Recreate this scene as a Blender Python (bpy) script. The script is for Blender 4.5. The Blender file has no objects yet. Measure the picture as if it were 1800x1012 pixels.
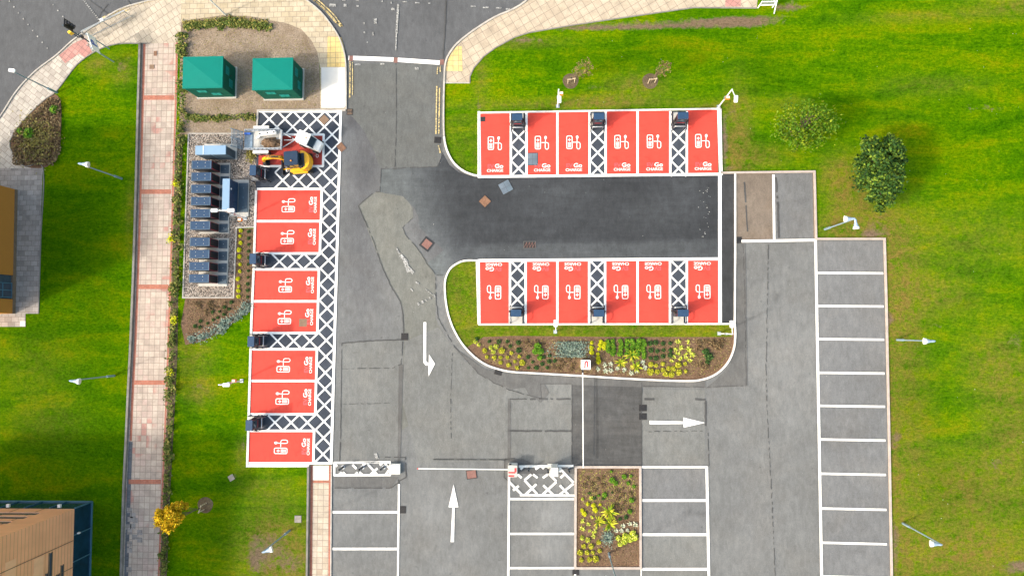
import bpy, bmesh, math, random
import numpy as np
from mathutils import Vector, Matrix, Euler
from mathutils.geometry import tessellate_polygon
R = math.radians
SC = bpy.context.scene
COL = SC.collection

# ---------------------------------------------------------------- camera (drone, almost straight down)
F, CX, CY, NX, NY, H = 1200.0, 900.0, 506.0, 960.0, 575.0, 51.5
zc = -Vector(((NX-CX)/F, -(NY-CY)/F, -1)).normalized()          # world up seen in camera space
xc = (Vector((1, 0, 0)) - zc*zc.x).normalized()
yc = zc.cross(xc)
W2C = Matrix((xc, yc, zc)).transposed()                          # columns: world axes in camera space
C2W = W2C.transposed()
cam = bpy.data.cameras.new('camera'); camo = bpy.data.objects.new('camera', cam); COL.objects.link(camo)
camo.matrix_world = Matrix.Translation((0, 0, H)) @ C2W.to_4x4()
cam.sensor_width = 36; cam.lens = 24; cam.clip_end = 2000; cam.clip_start = 0.5
SC.camera = camo
# ---------------------------------------------------------------- light
SUN_EL, SUN_AZ = R(37.5), math.atan2(-2.75, -5.8)                # direction TO the sun (lower left of the picture)
world = bpy.data.worlds.new('World'); SC.world = world; world.use_nodes = True
wn = world.node_tree.nodes; wl = world.node_tree.links
sky = wn.new('ShaderNodeTexSky'); sky.sky_type = 'NISHITA'; sky.sun_disc = False
sky.sun_elevation = SUN_EL; sky.sun_rotation = math.pi/2 - SUN_AZ
sky.dust_density = 6.0; sky.air_density = 2.0; sky.ozone_density = 1.0
bg = wn['Background']; bg.inputs['Strength'].default_value = 0.15
wl.new(sky.outputs[0], bg.inputs['Color'])
sl = bpy.data.lights.new('sun', 'SUN'); sl.energy = 1.5; sl.angle = R(3.0); sl.color = (1, .965, .915)
so = bpy.data.objects.new('sun', sl); COL.objects.link(so)
sdir = Vector((math.cos(SUN_EL)*math.cos(SUN_AZ), math.cos(SUN_EL)*math.sin(SUN_AZ), math.sin(SUN_EL)))
so.rotation_euler = sdir.to_track_quat('Z', 'Y').to_euler(); so.location = (0, 0, 60)
SC.view_settings.view_transform = 'Standard'; SC.view_settings.look = 'None'
SC.view_settings.exposure = 1.06; SC.view_settings.gamma = 1
try: SC.cycles.max_bounces = 6
except Exception: pass
rnd = random.Random(7)
NR = np.random.RandomState(11)

def P(px, py, z=0.0):
    """surveyed point of the photograph -> place on the level at height z (metres)"""
    d = C2W @ Vector(((px-CX)/F, -(py-CY)/F, -1))
    t = (H - z)/-d.z
    return Vector((d.x*t, d.y*t, z))
PXM = F/H

# ---------------------------------------------------------------- materials
def newmat(name):
    m = bpy.data.materials.new(name); m.use_nodes = True
    nt = m.node_tree; b = nt.nodes['Principled BSDF']
    return m, nt, b
def nd(nt, typ, **kw):
    n = nt.nodes.new(typ)
    for k, v in kw.items():
        if k in n.inputs: n.inputs[k].default_value = v
        else: setattr(n, k, v)
    return n
def coords(nt, scale=(1, 1, 1), rot=0.0, kind='Object'):
    tc = nd(nt, 'ShaderNodeTexCoord'); mp = nd(nt, 'ShaderNodeMapping')
    mp.inputs['Scale'].default_value = scale; mp.inputs['Rotation'].default_value = (0, 0, rot)
    nt.links.new(tc.outputs[kind], mp.inputs['Vector']); return mp.outputs['Vector']
def noise(nt, vec, scale, detail=4, rough=.55, dist=0):
    n = nd(nt, 'ShaderNodeTexNoise'); n.inputs['Scale'].default_value = scale
    n.inputs['Detail'].default_value = detail; n.inputs['Roughness'].default_value = rough
    n.inputs['Distortion'].default_value = dist
    nt.links.new(vec, n.inputs['Vector']); return n.outputs['Fac']
def ramp(nt, fac, stops):
    r = nd(nt, 'ShaderNodeValToRGB'); e = r.color_ramp.elements
    while len(e) > 1: e.remove(e[-1])
    e[0].position = stops[0][0]; e[0].color = (*stops[0][1], 1)
    for p, c in stops[1:]:
        x = e.new(p); x.color = (*c, 1)
    nt.links.new(fac, r.inputs['Fac']); return r.outputs['Color']
def mix(nt, a, b, fac, blend='MIX'):
    n = nd(nt, 'ShaderNodeMix'); n.data_type = 'RGBA'; n.blend_type = blend
    for sock, v in ((n.inputs[6], a), (n.inputs[7], b), (n.inputs[0], fac)):
        if isinstance(v, bpy.types.NodeSocket): nt.links.new(v, sock)
        elif isinstance(v, (int, float)): sock.default_value = v
        else: sock.default_value = (*v, 1)
    return n.outputs[2]
def mth(nt, op, a, b=0.0, c=None, clamp=False):
    n = nd(nt, 'ShaderNodeMath'); n.operation = op; n.use_clamp = clamp
    for i, v in enumerate((a, b, c)):
        if v is None: continue
        if isinstance(v, bpy.types.NodeSocket): nt.links.new(v, n.inputs[i])
        else: n.inputs[i].default_value = v
    return n.outputs[0]
def maprange(nt, v, a, b, c=0.0, d=1.0):
    n = nd(nt, 'ShaderNodeMapRange'); n.clamp = True
    nt.links.new(v, n.inputs[0])
    for i, x in enumerate((a, b, c, d)): n.inputs[i+1].default_value = x
    return n.outputs[0]
def bump(nt, b, h, strength=.3, dist=.02):
    n = nd(nt, 'ShaderNodeBump'); n.inputs['Strength'].default_value = strength; n.inputs['Distance'].default_value = dist
    nt.links.new(h, n.inputs['Height']); nt.links.new(n.outputs[0], b.inputs['Normal'])
def sc(c, k): return tuple(min(1, x*k) for x in c)

def pm(name, col, rough=.6, metal=0.0, var=.14, scale=3.0, spec=None):
    m, nt, b = newmat(name); v = coords(nt)
    n = noise(nt, v, scale, 6, .65)
    c = mix(nt, sc(col, 1-var), sc(col, 1+var), maprange(nt, n, .3, .7))
    nt.links.new(c, b.inputs['Base Color']); b.inputs['Roughness'].default_value = rough; b.inputs['Metallic'].default_value = metal
    if spec is not None: b.inputs['Specular IOR Level'].default_value = spec
    return m

def asphalt(name, col, mottling=.18, grain=.22, warm=0.0, streak=0.0, rot=0, patch=(1, 1, 1), attr=False):
    m, nt, b = newmat(name); v = coords(nt)
    big = noise(nt, v, .16, 5, .6, .6); mid = noise(nt, v, 1.1, 6, .7, .3); fine = noise(nt, v, 22, 3, .8)
    base = mix(nt, sc(col, 1-mottling), sc(col, 1+mottling), maprange(nt, big, .3, .7))
    if attr:
        a = nd(nt, 'ShaderNodeVertexColor'); a.layer_name = 'tone'
        base = mix(nt, base, a.outputs['Color'], 1.0, 'MULTIPLY')
    c = mix(nt, base, mix(nt, (1-mottling*.7,)*3, (1+mottling*.7,)*3, maprange(nt, mid, .3, .7)), 1.0, 'MULTIPLY')
    c = mix(nt, c, mix(nt, (1-grain,)*3, (1+grain,)*3, maprange(nt, fine, .25, .75)), 1.0, 'MULTIPLY')
    if warm:
        w = noise(nt, v, .35, 4, .6)
        c = mix(nt, c, (1.12, 1.0, .86), mth(nt, 'MULTIPLY', maprange(nt, w, .45, .7), warm), 'MULTIPLY')
    if streak:
        sv = coords(nt, (.22, 1.7, 1), rot); s = noise(nt, sv, 1.4, 8, .75, .4)
        c = mix(nt, c, mix(nt, (1-streak,)*3, (1+streak,)*3, maprange(nt, s, .35, .7)), 1.0, 'MULTIPLY')
    sc2 = noise(nt, coords(nt, (1, .35, 1), .4), 3.2, 8, .8, .5)
    c = mix(nt, c, mix(nt, (.86,)*3, (1.15,)*3, maprange(nt, sc2, .36, .66)), 1.0, 'MULTIPLY')
    st = noise(nt, v, 1.9, 3, .5); c = mix(nt, c, (.72, .72, .73), maprange(nt, st, .68, .76), 'MULTIPLY')   # oil drips and old stains
    sp = noise(nt, v, 9.0, 2, .5)                                   # pale grit specks
    c = mix(nt, c, (.5, .49, .46), mth(nt, 'MULTIPLY', maprange(nt, sp, .765, .80), .5))
    nt.links.new(c, b.inputs['Base Color']); b.inputs['Roughness'].default_value = .92
    b.inputs['Specular IOR Level'].default_value = .25
    bump(nt, b, fine, .35, .01)
    return m

def paving(name, cols, bw=.4, bh=.4, rot=0.0, mortar=(.13, .10, .085), off=0.0, grime=.25, msize=.016, pink=None):
    m, nt, b = newmat(name); v = coords(nt, (1, 1, 1), rot)
    br = nd(nt, 'ShaderNodeTexBrick'); nt.links.new(v, br.inputs['Vector'])
    br.offset = off; br.squash = 1.0
    br.inputs['Color1'].default_value = (0, 0, 0, 1); br.inputs['Color2'].default_value = (1, 1, 1, 1)
    br.inputs['Mortar'].default_value = (.5, .5, .5, 1)
    br.inputs['Scale'].default_value = 1; br.inputs['Mortar Size'].default_value = msize; br.inputs['Mortar Smooth'].default_value = .1
    br.inputs['Brick Width'].default_value = bw; br.inputs['Row Height'].default_value = bh
    n = len(cols)
    c = ramp(nt, br.outputs['Color'], [(i/max(1, n-1), k) for i, k in enumerate(cols)])
    if pink:                                                          # runs of redder flags
        w = noise(nt, v, .5, 2, .5); c = mix(nt, c, pink, mth(nt, 'MULTIPLY', maprange(nt, w, .55, .62), maprange(nt, br.outputs['Color'], .55, .6)), 'MIX')
    g = noise(nt, v, 1.3, 6, .7, .4); f = noise(nt, v, 14, 3, .7)
    c = mix(nt, c, mix(nt, (1-grime,)*3, (1+grime*.6,)*3, maprange(nt, g, .3, .7)), 1.0, 'MULTIPLY')
    c = mix(nt, c, mix(nt, (.9, .9, .9), (1.1, 1.1, 1.1), maprange(nt, f, .3, .7)), 1.0, 'MULTIPLY')
    c = mix(nt, c, mortar, mth(nt, 'MULTIPLY', br.outputs['Fac'], .75))
    nt.links.new(c, b.inputs['Base Color']); b.inputs['Roughness'].default_value = .88
    bump(nt, b, mth(nt, 'SUBTRACT', 1.0, br.outputs['Fac']), .4, .01)
    return m

def paint(name, col, under=(.16, .16, .155), wear=(.74, .78), scale=5.0, grime=.1, rough=.6):
    """road paint worn through to the tarmac where the noise is high"""
    m, nt, b = newmat(name); v = coords(nt)
    n = noise(nt, v, scale, 8, .75); g = noise(nt, v, .8, 5, .6)
    c = mix(nt, sc(col, 1-grime), sc(col, 1+grime), maprange(nt, g, .3, .7))
    sk = noise(nt, coords(nt, (.5, 1.4, 1), .7), 1.7, 8, .75, .6); c = mix(nt, c, mix(nt, (1, 1, 1), (.80, .78, .76), maprange(nt, sk, .50, .68)), 1.0, 'MULTIPLY')
    c = mix(nt, c, under, maprange(nt, n, *wear))
    nt.links.new(c, b.inputs['Base Color']); b.inputs['Roughness'].default_value = rough
    return m

def soil(name, c1, c2, speck=(.33, .27, .2), sp=.5):
    m, nt, b = newmat(name); v = coords(nt)
    a = noise(nt, v, 1.1, 7, .7, .5); f = noise(nt, v, 9, 5, .75); s = noise(nt, v, 16, 2, .6)
    c = mix(nt, c1, c2, maprange(nt, a, .32, .68))
    c = mix(nt, c, mix(nt, (.55,)*3, (1.4,)*3, maprange(nt, f, .3, .7)), 1.0, 'MULTIPLY')
    c = mix(nt, c, speck, mth(nt, 'MULTIPLY', maprange(nt, s, .66, .72), sp))
    nt.links.new(c, b.inputs['Base Color']); b.inputs['Roughness'].default_value = 1; b.inputs['Specular IOR Level'].default_value = .1
    bump(nt, b, f, .8, .05)
    return m

def lawn(name, attr=True):
    m, nt, b = newmat(name); v = coords(nt); vs = coords(nt, (.45, 1.8, 1), R(3))
    big = noise(nt, vs, .30, 6, .65, .6); mid = noise(nt, v, 1.5, 8, .78, .4); med = noise(nt, coords(nt, (.8, 1.3, 1), .2), 5.0, 6, .8, .3); fine = noise(nt, v, 17, 6, .9)
    t = mth(nt, 'ADD', mth(nt, 'MULTIPLY', big, .50), mth(nt, 'ADD', mth(nt, 'MULTIPLY', mid, .32), mth(nt, 'MULTIPLY', med, .18)))
    t = mth(nt, 'MULTIPLY_ADD', t, 1.45, -.215)
    c = ramp(nt, t, [(.32, (.026, .108, .001)), (.43, (.052, .160, .001)), (.51, (.086, .202, .001)), (.60, (.146, .235, .001)), (.72, (.24, .23, .004))])
    a = nd(nt, 'ShaderNodeVertexColor'); a.layer_name = 'tone'
    se = nd(nt, 'ShaderNodeSeparateColor'); nt.links.new(a.outputs['Color'], se.inputs[0])
    patchy = noise(nt, v, 1.6, 8, .8, .5)
    dry = mth(nt, 'MULTIPLY', se.outputs[0], maprange(nt, patchy, .36, .58))
    c = mix(nt, c, (.215, .165, .035), dry)                               # straw coloured
    bare = maprange(nt, mth(nt, 'ADD', se.outputs[1], mth(nt, 'MULTIPLY', mth(nt, 'SUBTRACT', patchy, .5), 1.8)), .35, .75)
    bare = mth(nt, 'MULTIPLY', bare, maprange(nt, se.outputs[1], 0, .2))
    c = mix(nt, c, (.20, .145, .09), bare)                                # bare earth
    c = mix(nt, c, (.022, .075, .001), mth(nt, 'MULTIPLY', se.outputs[2], .7))  # deeper, darker green
    c = mix(nt, c, mix(nt, (.62, .66, .6), (1.36, 1.30, 1.4), maprange(nt, med, .34, .66)), 1.0, 'MULTIPLY')
    c = mix(nt, c, mix(nt, (.60, .64, .6), (1.42, 1.34, 1.5), maprange(nt, fine, .34, .66)), 1.0, 'MULTIPLY')
    nt.links.new(c, b.inputs['Base Color']); b.inputs['Roughness'].default_value = 1; b.inputs['Specular IOR Level'].default_value = 0
    bump(nt, b, mth(nt, 'ADD', fine, mth(nt, 'MULTIPLY', med, .8)), 1.0, .10)
    return m

def leafmat(name, c1, c2, c3=None, scale=2.2):
    m, nt, b = newmat(name); v = coords(nt)
    g = nd(nt, 'ShaderNodeNewGeometry')
    r = g.outputs['Random Per Island']
    c = ramp(nt, r, [(0, c1), (.6, c2), (1, c3 or c2)])
    n = noise(nt, v, scale, 4, .6)
    c = mix(nt, c, mix(nt, (.7,)*3, (1.25,)*3, maprange(nt, n, .3, .7)), 1.0, 'MULTIPLY')
    nt.links.new(c, b.inputs['Base Color']); b.inputs['Roughness'].default_value = .7; b.inputs['Specular IOR Level'].default_value = .2
    return m

M = {}
M['tar'] = asphalt('old_tarmac', (.143, .148, .150), .14, .28, .2, attr=True)
M['tar_left'] = asphalt('left_lane_tarmac', (.112, .112, .107), .16, .28, .3)
M['tar_entry'] = asphalt('entry_tarmac', (.107, .112, .111), .12, .28, .2)
M['tar_light'] = asphalt('pale_tarmac', (.152, .157, .155), .13, .28, .2)
M['tar_olive'] = asphalt('olive_tarmac', (.140, .144, .134), .14, .28, .2)
M['tar_road'] = asphalt('road_tarmac', (.090, .094, .101), .12, .28, .0)
M['tar_dark'] = asphalt('new_tarmac', (.040, .042, .046), .22, .22, .0, .10)
M['tar_drive'] = asphalt('drive_tarmac', (.038, .042, .048), .24, .22, .0, .12, attr=True)
M['tar_dark2'] = asphalt('patch_tarmac', (.080, .081, .082), .22, .22, .25, .18)
M['tar_blue'] = asphalt('aisle_tarmac', (.046, .055, .074), .2, .2)
M['tar_brown'] = asphalt('brown_tarmac', (.160, .132, .108), .2, .28, .5)
M['tar_bay'] = asphalt('bay_tarmac', (.146, .151, .157), .14, .28, .25)
M['tar_grey'] = asphalt('grey_patch_tarmac', (.112, .113, .113), .18, .26, .3)  # a darker grey of the tarmac itself
M['tar_mid'] = asphalt('mid_tarmac', (.098, .100, .102), .16, .18, .2)
M['seam'] = asphalt('seam_tar', (.072, .073, .074), .2, .3)
cream = [(.40, .32, .24), (.47, .40, .31), (.52, .45, .35), (.44, .37, .29), (.50, .42, .34)]
M['pave_cream'] = paving('cream_flags', cream, .42, .42, off=.0)
M['pave_cream_b'] = paving('cream_flags_bond', [(.40, .33, .22), (.45, .38, .27), (.48, .41, .30), (.42, .35, .24)], .62, .42, rot=R(0), off=.5)
M['pave_diag'] = paving('cream_flags_diagonal', [(.42, .36, .28), (.50, .43, .34), (.46, .40, .31)], .45, .62, rot=R(-33), off=.5)
M['pave_diag2'] = paving('cream_flags_skew', [(.40, .33, .25), (.46, .39, .30), (.43, .36, .27)], .60, .60, rot=R(-30), off=.0)
M['pave_path'] = paving('path_flags', [(.38, .31, .26), (.44, .36, .30), (.49, .41, .34), (.43, .35, .29), (.46, .35, .30)], .42, .46, off=0, pink=(.42, .23, .19))
M['pave_grey'] = paving('grey_flags', [(.22, .20, .185), (.30, .27, .25), (.34, .31, .29), (.26, .235, .22)], .55, .4, off=.5)
M['pave_arc'] = paving('arc_flags', [(.36, .32, .28), (.45, .41, .36), (.50, .46, .40)], .55, .42, rot=R(38), off=.5)
M['pave_pink'] = paving('pink_tactile', [(.42, .20, .18), (.48, .25, .22)], .4, .4, rot=R(38))
M['pave_yellow'] = paving('yellow_tactile', [(.62, .45, .17), (.68, .52, .24)], .42, .42)
M['brick_red'] = paving('red_brick_edging', [(.38, .12, .07), (.46, .17, .11), (.34, .11, .07)], .20, .10, mortar=(.22, .12, .09), msize=.012)
M['brick_blue'] = paving('blue_engineering_brick', [(.10, .11, .13), (.14, .15, .17), (.085, .09, .105)], .20, .10, mortar=(.08, .08, .08), msize=.012)
M['kerb'] = pm('kerb_stone', (.40, .375, .34), .85, var=.22, scale=2)
M['kerb_pink'] = pm('kerb_pinkish', (.42, .36, .32), .85, var=.2, scale=2)
M['kerb_dark'] = pm('kerb_weathered', (.20, .19, .17), .9, var=.3, scale=2)
M['kerb_white'] = paint('white_painted_kerb', (.72, .70, .66), (.36, .33, .29), (.56, .72), 5, .14)
M['stone_cover'] = pm('worn_stone', (.26, .235, .20), .9, var=.25, scale=4)
M['conc'] = pm('concrete', (.46, .45, .42), .85, var=.12, scale=2.5)
M['conc_new'] = pm('new_concrete', (.62, .61, .58), .8, var=.07, scale=1.2)
M['red'] = paint('red_bay_surface', (.60, .052, .034), (.40, .10, .07), (.76, .9), 3, .13, .85)
M['red_dirty_shaded'] = paint('dirty_shaded_red_bay_surface', (.40, .045, .032), (.22, .08, .06), (.60, .8), 3, .2, .85)  # dirt, plus the parked machines' shadow painted into the red
M['white'] = paint('white_road_paint', (.84, .84, .83), (.28, .27, .26), (.63, .76), 8, .06)
M['white_old'] = paint('old_white_paint', (.76, .76, .73), (.17, .17, .17), (.565, .70), 11, .10)
M['white_worn'] = paint('worn_white_paint', (.48, .48, .47), (.128, .131, .128), (.44, .52), 13, .06)
M['white_text'] = paint('thin_white_paint', (.84, .80, .78), (.6, .16, .12), (.74, .85), 12, .04)
M['purple_text'] = paint('muted_purple_paint', (.44, .085, .095), (.5, .08, .06), (.5, .8), 6, .04)
M['yellow_worn'] = paint('worn_yellow_paint', (.60, .47, .20), (.10, .10, .10), (.48, .56), 9, .06)
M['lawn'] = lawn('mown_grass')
M['soil'] = soil('bare_soil', (.20, .150, .105), (.31, .25, .19))
M['bark'] = soil('bark_mulch', (.125, .075, .045), (.185, .118, .078), (.30, .22, .15), .5)
M['soil_dark'] = soil('dark_soil', (.09, .065, .042), (.15, .12, .07))
# gravel: round stones
m, nt, b = newmat('gravel'); v = coords(nt); vo = nd(nt, 'ShaderNodeTexVoronoi'); vo.inputs['Scale'].default_value = 13; nt.links.new(v, vo.inputs['Vector'])
se = nd(nt, 'ShaderNodeSeparateColor'); nt.links.new(vo.outputs['Color'], se.inputs[0])
c = ramp(nt, se.outputs[0], [(0, (.10, .085, .07)), (.3, (.22, .19, .165)), (.6, (.36, .31, .27)), (.85, (.50, .44, .38)), (1, (.27, .18, .13))])
c = mix(nt, c, (.04, .035, .03), maprange(nt, vo.outputs['Distance'], .45, .75)); nt.links.new(c, b.inputs['Base Color']); b.inputs['Roughness'].default_value = .9
bump(nt, b, mth(nt, 'SUBTRACT', 1.0, vo.outputs['Distance']), .9, .04); M['gravel'] = m
M['teal'] = pm('teal_grp_roof', (.001, .175, .140), .6, var=.05, scale=1.0, spec=.15)
M['teal_wall'] = pm('teal_grp_wall', (.001, .085, .058), .6, var=.1, spec=.15)
M['teal_vent'] = pm('teal_louvre', (.005, .17, .165), .5, var=.1)
M['navy'] = pm('navy_steel', (.022, .056, .118), .55, var=.14, scale=4, spec=.25)
M['navy_dark'] = pm('dark_navy_steel', (.018, .022, .036), .45, var=.15)
M['black'] = pm('black_plastic', (.012, .012, .014), .5, var=.2)
M['lblue'] = pm('pale_blue_steel', (.19, .31, .46), .45, var=.06, scale=2)
M['mblue'] = pm('mid_blue_steel', (.10, .17, .23), .5, var=.1)
M['slate'] = pm('slate_steel', (.045, .075, .105), .5, var=.2, scale=3)
M['redtrim'] = pm('red_trim', (.40, .03, .04), .5, var=.1)
M['galv'] = pm('galvanised_steel', (.42, .46, .50), .42, .55, var=.15, scale=5)
M['pole'] = pm('blue_grey_post', (.24, .34, .42), .5, .2, var=.12)
M['polew'] = pm('white_post', (.72, .75, .75), .5, var=.06)
M['lampw'] = pm('white_lamp_rim', (.85, .87, .88), .4, var=.03)
M['lampb'] = pm('pale_blue_lamp_shell', (.30, .40, .52), .5, .1, var=.1)
M['glass'] = pm('dark_glass', (.02, .045, .07), .08, .0, var=.2, scale=1)
M['blueglass'] = pm('blue_glazing', (.008, .035, .075), .15, .0, var=.35, scale=1.2)
M['winglass'] = pm('window_glass', (.05, .07, .10), .12, .0, var=.2, scale=1)
M['blueframe'] = pm('blue_frame', (.06, .15, .22), .45, var=.1)
M['cabroof'] = pm('dark_cab_roof', (.018, .038, .075), .6, var=.15, spec=.2)
M['yel'] = pm('yellow_machine_paint', (.80, .40, .005), .4, var=.08)
M['whitep'] = pm('white_machine_paint', (.80, .80, .78), .4, var=.04)
M['rubber'] = pm('black_rubber', (.02, .02, .02), .85, var=.3)
M['orange'] = pm('orange_plastic', (.80, .25, .03), .5)
M['yplast'] = pm('yellow_plastic', (.85, .55, .03), .5)
M['iron'] = pm('cast_iron', (.022, .021, .022), .8, .1, var=.4, scale=12)
M['rust'] = pm('rusty_iron', (.19, .10, .06), .85, var=.35, scale=8)
M['redcov'] = pm('red_brown_cover', (.20, .10, .085), .85, var=.2, scale=8)
M['bluecov'] = paving('blue_grey_cover', [(.095, .135, .175), (.135, .175, .22), (.065, .09, .13)], .55, .55, mortar=(.06, .07, .09))
M['bluegrey'] = pm('blue_grey_iron', (.19, .26, .33), .7, var=.3, scale=5)
M['browncov'] = pm('brown_cover', (.20, .13, .085), .85, var=.2, scale=8)
M['blueart'] = pm('blue_sign_paint', (.02, .10, .42), .5)
M['redart'] = pm('red_sign_paint', (.70, .04, .04), .5, var=.08)
M['wood'] = pm('pale_stake_wood', (.58, .47, .33), .8, var=.15)
M['trunk'] = pm('tree_bark', (.15, .11, .075), .9, var=.25)
M['dirt'] = soil('loose_dirt', (.10, .065, .04), (.22, .15, .10))
M['leaf_dark'] = leafmat('dark_green_leaves', (.012, .042, .010), (.040, .105, .014), (.17, .24, .02))
M['leaf_mid'] = leafmat('fresh_green_leaves', (.04, .12, .004), (.085, .17, .004), (.20, .25, .008))
M['leaf_yel'] = leafmat('golden_leaves', (.40, .24, .005), (.72, .42, .006), (.62, .55, .02))
M['leaf_olive'] = leafmat('olive_twigs', (.14, .13, .03), (.24, .21, .05), (.33, .28, .10))
M['leaf_brown'] = leafmat('brownish_leaves', (.10, .075, .03), (.19, .14, .05), (.30, .22, .08))
M['pl_yellow'] = leafmat('yellow_foliage', (.26, .27, .01), (.46, .45, .02), (.60, .56, .10))
M['pl_lime'] = leafmat('lime_foliage', (.05, .15, .008), (.10, .24, .012), (.22, .33, .02))
M['pl_bright'] = leafmat('acid_yellow_foliage', (.38, .42, .004), (.52, .52, .006), (.66, .62, .03))
M['pl_dark'] = leafmat('deep_green_foliage', (.015, .05, .012), (.04, .10, .02), (.07, .13, .03))
M['pl_grey'] = leafmat('silver_green_foliage', (.10, .15, .12), (.19, .26, .21), (.30, .36, .30))
M['pl_white'] = leafmat('cream_variegated_foliage', (.22, .28, .14), (.52, .55, .40), (.70, .70, .58))
M['pl_spike'] = leafmat('striped_sword_foliage', (.22, .34, .02), (.52, .55, .03), (.72, .70, .20))
M['pl_sword'] = leafmat('sword_leaf', (.07, .17, .008), (.42, .46, .015), (.66, .56, .06))
M['pl_brown'] = leafmat('brown_heath_foliage', (.10, .065, .035), (.17, .115, .055), (.26, .20, .10))
M['hedge'] = leafmat('hedge_leaves', (.045, .085, .012), (.13, .17, .03), (.30, .25, .07))
def facade(name, col, pitch, axis, dark=.55):
    m, nt, b = newmat(name); v = coords(nt, kind='Object')
    w = nd(nt, 'ShaderNodeTexWave'); w.wave_type = 'BANDS'; w.bands_direction = axis; w.wave_profile = 'SAW'
    w.inputs['Scale'].default_value = math.pi*2/20/pitch*1.0; w.inputs['Distortion'].default_value = 0; nt.links.new(v, w.inputs['Vector'])
    n = noise(nt, v, .5, 5, .6)
    c = mix(nt, sc(col, .86), sc(col, 1.14), maprange(nt, n, .3, .7))
    c = mix(nt, c, sc(col, dark), maprange(nt, w.outputs['Fac'], .80, .86))
    nt.links.new(c, b.inputs['Base Color']); b.inputs['Roughness'].default_value = .75
    return m
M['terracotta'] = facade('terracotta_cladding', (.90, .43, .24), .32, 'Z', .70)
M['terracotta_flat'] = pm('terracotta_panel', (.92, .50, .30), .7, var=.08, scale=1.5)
M['ochre'] = paving('ochre_panels', [(.95, .40, .05), (.98, .43, .06)], .65, 60., mortar=(.26, .11, .02), grime=.08)

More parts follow.
